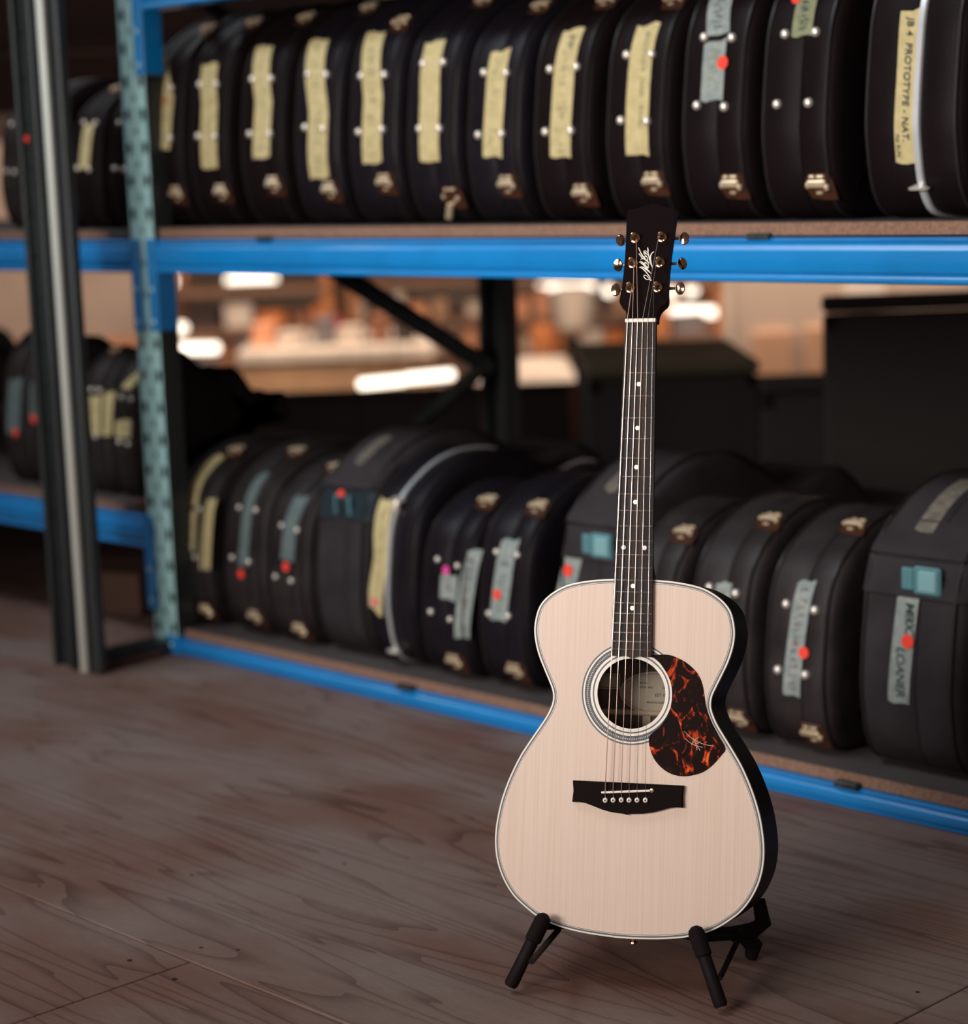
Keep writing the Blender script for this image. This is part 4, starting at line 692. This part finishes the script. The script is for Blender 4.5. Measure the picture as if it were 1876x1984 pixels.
bl = [Vector(p) for p in G['braceL']]; brr = [Vector(p) for p in G['braceR']]
spart(MB().tube([bl[0], bl[1]+Vector((0, 0, -.005))], .0042, 8), 'brace_rod', M['steelblack']); spart(MB().tube([brr[0], brr[1]], .0042, 8), 'brace_rod', M['steelblack'])
spart(MB().tube([gw(-.092, -.848, -.135), gw(0, -.846, -.142), gw(.079, -.857, -.135), gw(.135, -.850, -.155)], [.007, .008, .008, .009], 12), 'rear_crossbar', M['steelblack'])
spart(MB().tube([gw(.120, -.852, -.150), gw(.150, -.845, -.150), gw(.166, -.832, -.145), gw(.160, -.800, -.140)], [.011, .012, .012, .009], 12), 'rear_hook', M['rubber'])
spart(MB().tube([gw(.135, -.850, -.155), gw(.150, -.868, -.165), gw(.145, -.885, -.17)], [.012, .013, .009], 12), 'hinge_block', M['steelblack'])
for xx in (-.085, .10):
    a = gw(xx, -.850, -.14); b = gw(xx*1.25, -.9, -.26); b.z = .010; spart(MB().tube([a, b], [.008, .009], 12), 'rear_leg', M['steelblack'])

# ---------------------------------------------------------------- mezzanine edge and the dark gear behind the rack
def F(px, d, z): return ((px-938)*d/4110.66, d, z)                         # lateral offset at distance d
def zat(px, py, d): return 1.12-d*math.tan(math.atan((py-992-(938-px)*.0362)/4110.66)+R2(9.14))
def fbox(name, px0, px1, d, z0, z1, dp, m, ch=.01, parent=None):
    x0, x1 = (px0-938)*d/4110.66, (px1-938)*d/4110.66
    return MB().bbox((x0, d, z0), (x1, d+dp, z1), ch, far_mt(0, 0)).build(name, m, parent)
M['charcoal'] = mat('charcoal_board', (.016, .011, .010), .8); M['bag'] = mat('black_bag', (.009, .007, .007), .85)
gp = empty('guard_panel', place(0, 8.6, 0), 'dark solid guard panel closing the mezzanine edge behind the rack', 'guard panel')
for i in range(9):
    o = fbox('board', -260+i*240, -20.5+i*240, 8.6, -.02, zat(900, 752, 8.6)-.012*(i % 2), .04, M['charcoal'], .004); relink(o, gp)
o = MB().bbox((-2.6, 8.58, zat(900, 757, 8.6)), (2.0, 8.66, zat(900, 750, 8.6)), .005, far_mt(0, 0)).build('top_rail', M['charcoal'], None); relink(o, gp)
def blob_bag(name, label, px, d, w_, h, dp, z0=0):
    """soft bag: rounded hump with a slumped top and a strap"""
    s = (px-938)*d/4110.66; rings = []
    for i in range(13):
        u = -1+i/6; hh = h*math.sqrt(max(0, 1-abs(u)**2.6))*(1+.06*math.sin(3*u+px)); hh = max(hh, .02)
        rings.append([(s+u*w_/2, d+dp*.5*math.cos(t), z0+max(0, hh*(.5+.5*math.sin(t)))) for t in [2*math.pi*k/16 for k in range(16)]])
    root = empty('soft_bag', place(s, d, z0), label, 'bag', 'soft bags on the mezzanine behind the rack')
    relink(MB().loft(rings, True, mt=far_mt(0, 0)).build('bag_body', M['bag'], None), root)
    relink(MB().tube([far_mt(0, 0) @ Vector(p) for p in ((s-w_*.3, d-dp*.3, z0+h*.8), (s-w_*.1, d-dp*.42, z0+h*.99), (s+w_*.1, d-dp*.42, z0+h*.99), (s+w_*.3, d-dp*.3, z0+h*.82))], .014, 8).build('bag_strap', M['cordura'], None), root)
blob_bag('soft_bag', 'dark bag hump behind the mid-height left shelf, at the left photo edge', -20, 8.2, .40, zat(-20, 622, 8.2), .3)
blob_bag('soft_bag', 'dark bag hump between the dark post and the perforated upright', 225, 7.9, .32, zat(225, 695, 7.9), .3)
def flight_case(label, px0, px1, d, z1, dp, top='charcoal'):
    root = empty('equipment_case', place(((px0+px1)/2-938)*d/4110.66, d, 0), label, 'equipment case', 'dark equipment cases behind the rack')
    relink(fbox('body', px0, px1, d, .02, z1-.05, dp, M['charcoal'], .01), root); relink(fbox('lid', px0-1, px1+1, d-.004, z1-.045, z1, dp+.01, M[top], .008), root)
    for px in (px0+12, px1-12): relink(fbox('corner', px-12, px+12, d-.008, z1-.09, z1-.05, .02, M['steelblack'], .004), root)
M['olive'] = mat('olive_lid', (.075, .058, .028), .6)
flight_case('long low dark case with an olive lid, behind the guitar neck', 1150, 1482, 7.0, zat(1300, 703, 7.0), .9, 'olive')
flight_case('dark low case between the olive one and the tall box', 1487, 1640, 6.8, zat(1540, 735, 6.8), .08)
flight_case('tall black box at the right of the gap under the top shelf', 1612, 2150, 5.9, zat(1700, 572, 5.9), .06)
pl_ = empty('timber_post', place((1122-938)*6.2/4110.66, 6.2, 0), 'thin orange-brown timber post behind the lower cases, left of the guitar neck', 'post')
relink(fbox('shaft', 1112, 1132, 6.2, 0, zat(1122, 745, 6.2), .03, mat('orange_timber', (.12, .04, .012), .6), .004), pl_)
relink(fbox('foot_block', 1108, 1136, 6.19, 0, .03, .05, M['charcoal'], .004), pl_)

# ---------------------------------------------------------------- dim goods under the mid-height left shelf and over the left cases
M['card'] = mat('brown_card', (.11, .055, .04), .8, var=.3, vscale=4); M['card2'] = mat('grey_card', (.10, .075, .07), .8)
def carton(loc, size, rz, label, m='card', group=None):
    root = empty('carton', loc, label, 'box', group, (0, 0, rz)); x, y, z = size
    MB().bbox((-x/2, -y/2, 0), (x/2, y/2, z), .003).build('body', M[m], root); MB().box((-x/2-.001, -.02, z), (x/2+.001, .02, z+.001)).build('packing_tape', M['tapeY'], root)
    for s in (-1, 1): MB().bbox((-x/2, s*.002 if s > 0 else -y/2, z), (x/2, y/2 if s > 0 else -.002, z+.003), .001).build('flap', M[m], root)
    return root
carton((-4.72, 3.22, 0), (.26, .30, .11), .3, 'low brown carton on the floor under the mid-height left shelf', 'card')
carton((-4.36, 3.30, 0), (.10, .2, .19), .1, 'narrow pale carton standing right of the dark post, under the left shelf', 'card2')
carton((-4.28, 3.42, 0), (.07, .2, .17), 0, 'second narrow carton beside the perforated upright, under the left shelf', 'card')

# ---------------------------------------------------------------- the workshop below: racks, cartons, bench, partition, lamps
def far_rack(px0, px1, d, levels, label):
    root = empty('storage_rack', place(((px0+px1)/2-938)*d/4110.66, d, -3), label, 'rack', 'storage racks in the workshop')
    x0, x1 = (px0-938)*d/4110.66, (px1-938)*d/4110.66; m = M['rackorange']
    for x in (x0, x1-.08):
        for y in (d, d+.9): relink(MB().box((x, y, -3), (x+.08, y+.08, .95), far_mt(0, 0)).build('upright', m, None), root)
    for z in levels: relink(MB().box((x0, d, z-.05), (x1, d+.95, z), far_mt(0, 0)).build('shelf', M['shelfboard'], None), root)
M['rackorange'] = mat('orange_rack', (.45, .16, .05), .6); M['shelfboard'] = mat('rack_shelf', (.22, .11, .065), .7)
GOODS = {}
for k, c in dict(peach=(.74, .33, .18), brown=(.28, .11, .055), dark=(.045, .026, .022), white=(.72, .60, .50), orange=(.68, .22, .07), red=(.50, .02, .03), grey=(.21, .18, .18), tan=(.50, .29, .16)).items(): GOODS[k] = mat('goods_'+k, c, .8, var=.25, vscale=3)
LV = (-1.1, -.62, -.34, -.06, .26); LB = (-.62, -.34, -.06)
far_rack(330, 660, 17, LV, 'far orange storage rack in the workshop, left half of the gap'); far_rack(690, 985, 17.4, LV, 'far orange storage rack in the workshop, left of the rack frame')
far_rack(990, 1330, 17, LV, 'far orange storage rack in the workshop, behind the guitar neck'); far_rack(1280, 1425, 14.5, (-.9, -.42, -.05, .33), 'far orange storage rack beside the pale partition')
cols = ['peach', 'brown', 'dark', 'white', 'orange', 'peach', 'grey', 'tan', 'peach', 'white', 'brown', 'peach', 'tan']
def far_goods(px0, px1, d, levels, seed, where):
    rnd = random.Random(seed); ORDN = ['first', 'second', 'third', 'fourth', 'fifth', 'sixth', 'seventh', 'eighth', 'ninth', 'tenth', 'eleventh', 'twelfth', 'thirteenth', 'fourteenth', 'fifteenth']
    LN = dict(zip(levels, ('bottom', 'middle', 'top') if len(levels) > 2 else ('lower', 'upper')))
    for z in levels:
        px = px0+10; cnt = 0
        while px < px1-30:
            w_ = rnd.choice((20, 26, 32, 40, 52, 66)); k = rnd.choice(cols)
            if px+w_ > px1-8: break
            if rnd.random() < .86:
                root = empty('storage_box', place((px+w_/2-938)*d/4110.66, d+.1, z), '%s box, %s from left on %s shelf, far rack %s' % ({'dark': 'near-black'}.get(k, k), ORDN[cnt], LN[z], where), 'box', 'boxes on the far workshop racks')
                h = rnd.uniform(.11, .23); cnt += 1
                relink(fbox('body', px, px+w_, d+.1, z, z+h*.82, .4, GOODS[k], .01), root); relink(fbox('lid', px-1, px+w_+1, d+.09, z+h*.82, z+h, .42, GOODS[k], .01), root)
            px += w_+rnd.choice((2, 5, 12))
far_goods(330, 660, 17, LB, 3, 'at the left of the gap'); far_goods(690, 985, 17.4, LB, 11, 'left of the rack frame'); far_goods(990, 1330, 17, LB, 5, 'behind the neck'); far_goods(1280, 1425, 14.5, (-.42, -.05), 9, 'beside the partition')
for px, py, k, lab in ((655, 640, 'red', 'small red box beside the diagonal brace, far in the workshop'), (1065, 655, 'orange', 'bright orange round tub far behind, left of the guitar neck'), (1125, 595, 'white', 'pale rounded bundle far behind, left of the guitar neck')):
    d = 15.5 if k != 'white' else 16.4; z = zat(px, py, d); s = (px-938)*d/4110.66; r = .10 if k != 'white' else .16
    root = empty('tub', place(s, d, -3), lab, 'tub'); relink(MB().lathe([(r*.8, z-r), (r, z-r*.2), (r, z+r*.8), (r*.7, z+r)], 14, far_mt(s, d)).build('tub_body', GOODS[k], None), root)
    relink(MB().box((s-.1, d-.1, z-r-.05), (s+.1, d+.1, z-r), far_mt(0, 0)).build('stand_top', M['shelfboard'], None), root); relink(MB().box((s-.04, d-.04, -3), (s+.04, d+.04, z-r-.05), far_mt(0, 0)).build('stand_leg', M['steelblack'], None), root)
def bench(px0, px1, d, zt, h, label, m):
    root = empty('workbench', place(((px0+px1)/2-938)*d/4110.66, d, -3), label, 'bench'); x0, x1 = (px0-938)*d/4110.66, (px1-938)*d/4110.66
    relink(MB().bbox((x0, d, zt-h), (x1, d+1.4, zt), .02, far_mt(0, 0)).build('bench_top', m, None), root)
    for x in (x0+.05, x1-.15):
        for y in (d+.05, d+1.2): relink(MB().box((x, y, -3), (x+.1, y+.1, zt-h), far_mt(0, 0)).build('leg', M['shelfboard'], None), root)
    relink(MB().box((x0+.02, d+.03, zt-h-.5), (x1-.02, d+1.3, zt-h-.001), far_mt(0, 0)).build('drawer_unit', GOODS['tan'], None), root)
bench(470, 850, 13, zat(650, 672, 13), .10, 'pale worktop with brown drawers below it, in the workshop left of the rack frame', GOODS['white'])
bench(930, 1130, 12, zat(1030, 734, 12), .05, 'pale low worktop between rack frame and guitar neck', GOODS['white'])
rb_ = random.Random(21)
for i, (px, w_, h, k) in enumerate(((520, 40, .14, 'peach'), (575, 50, .08, 'white'), (640, 36, .16, 'grey'), (690, 46, .10, 'white'), (748, 34, .17, 'brown'), (796, 40, .12, 'dark'))):
    z = zat(650, 672, 13); root = empty('bench_box', place((px-938)*13.2/4110.66, 13.2, z), '%s box on the pale workshop bench, %s from left' % ({'dark': 'near-black'}.get(k, k), ('first', 'second', 'third', 'fourth', 'fifth', 'sixth')[i]), 'box', 'boxes on the pale workshop bench')
    relink(fbox('body', px-w_/2, px+w_/2, 13.2, z, z+h*.8, .3, GOODS[k], .01), root); relink(fbox('lid', px-w_/2-1, px+w_/2+1, 13.19, z+h*.8, z+h, .32, GOODS[k], .01), root)
pt = empty('partition', place((1570-938)*12.5/4110.66, 12.5, -3), 'pale partition wall in the workshop, right part of the gap', 'partition')
M['plaster'] = mat('partition_plaster', (.62, .47, .37), .8, var=.1, vscale=2); M['tanpanel'] = mat('tan_panel', (.60, .34, .21), .7)
relink(fbox('wall_panel', 1432, 1900, 12.5, -3, 1.2, .1, M['plaster'], .01), pt); relink(fbox('tan_board', 1472, 1548, 12.46, -1.2, zat(1510, 640, 12.5), .04, M['tanpanel'], .01), pt); relink(fbox('tan_board', 1572, 1700, 12.46, -1.2, zat(1600, 632, 12.5), .04, M['tanpanel'], .01), pt)
relink(fbox('edge_trim', 1418, 1434, 12.48, -3, 1.2, .12, GOODS['white'], .01), pt)
relink(fbox('bright_notice', 1648, 1728, 12.45, zat(1690, 584, 12.5), zat(1690, 540, 12.5), .01, mat('white_notice', (.85, .72, .62), .7), .002), pt)
ps = empty('partition', place((100-938)*18/4110.66, 18, -3), 'pale plain wall section in the workshop behind the left shelf', 'partition')
relink(fbox('wall_panel', -60, 285, 18, -3, 1.5, .1, mat('left_plaster', (.48, .36, .29), .8, var=.2, vscale=1.3), .01), ps)
relink(fbox('skirting_band', -60, 285, 17.97, -3, zat(200, 655, 18), .03, GOODS['peach'], .01), ps)
GLOW = emit('lamp_tube', (1.0, .86, .70), 3.3)
def lamp(p0, p1, d0, d1, label):
    a = far_mt(0, 0) @ Vector(F(p0[0], d0, zat(p0[0], p0[1], d0))); b = far_mt(0, 0) @ Vector(F(p1[0], d1, zat(p1[0], p1[1], d1)))
    c = (a+b)/2; root = empty('fluorescent_lamp', c, label, 'lamp', 'workshop lamps'); r = .026*d0/10.5*(1.9 if (b-a).length < .1 else 1.0)
    relink(MB().tube([a, b], r, 10).build('tube', GLOW, None), root)
    up = Vector((0, 0, r+.012)); relink(MB().tube([a+up, b+up], [.014, .014], 4).build('housing', M['shelfboard'], None), root)
    for q in (a*.85+b*.15, a*.15+b*.85): relink(MB().tube([q+up, Vector((q.x, q.y, 3.6))], .002, 4).build('hanging_wire', M['steelblack'], None), root)
lamp((708, 744), (790, 736), 10.3, 10.5, 'left one of two nearest glowing lamps in line, left of the rack frame')
lamp((800, 733), (884, 725), 10.5, 10.7, 'right one of the two nearest glowing lamps in line, ending at the diagonal brace')
lamp((461, 545), (550, 542), 21, 21.3, 'far glowing lamp just under the blue beam, second right of the perforated upright')
lamp((359, 675), (432, 674), 13, 13.2, 'glowing lamp low beside the perforated upright, above the big bag')
lamp((352, 637), (368, 635), 15, 15.2, 'short glowing lamp beside the upright, middle of three')
lamp((352, 545), (358, 546), 22, 22.1, 'round glowing lamp right under the beam, next to the upright')
lamp((1064, 551), (1162, 553), 18.5, 18.8, 'glowing lamp under the beam just left of the headstock')
lamp((1194, 563), (1199, 563), 17.5, 17.6, 'round glowing lamp touching the left lowest tuner')
lamp((1312, 603), (1366, 604), 14.8, 14.9, 'long glowing lamp right of the nut, left half of the pair')
lamp((1374, 604), (1409, 605), 14.9, 15.0, 'long glowing lamp right of the nut, right half of the pair')
lamp((1351, 562), (1356, 562), 17, 17.1, 'round glowing lamp right of the headstock, under the beam')
lamp((1312, 566), (1317, 566), 16.8, 16.9, 'round glowing lamp touching the right lowest tuner')
lamp((1172, 694), (1228, 688), 11.6, 11.8, 'glowing lamp low in the gap, passing behind the guitar neck')
lamp((1312, 686), (1330, 686), 11.7, 11.8, 'small glowing lamp just above the olive lidded case')
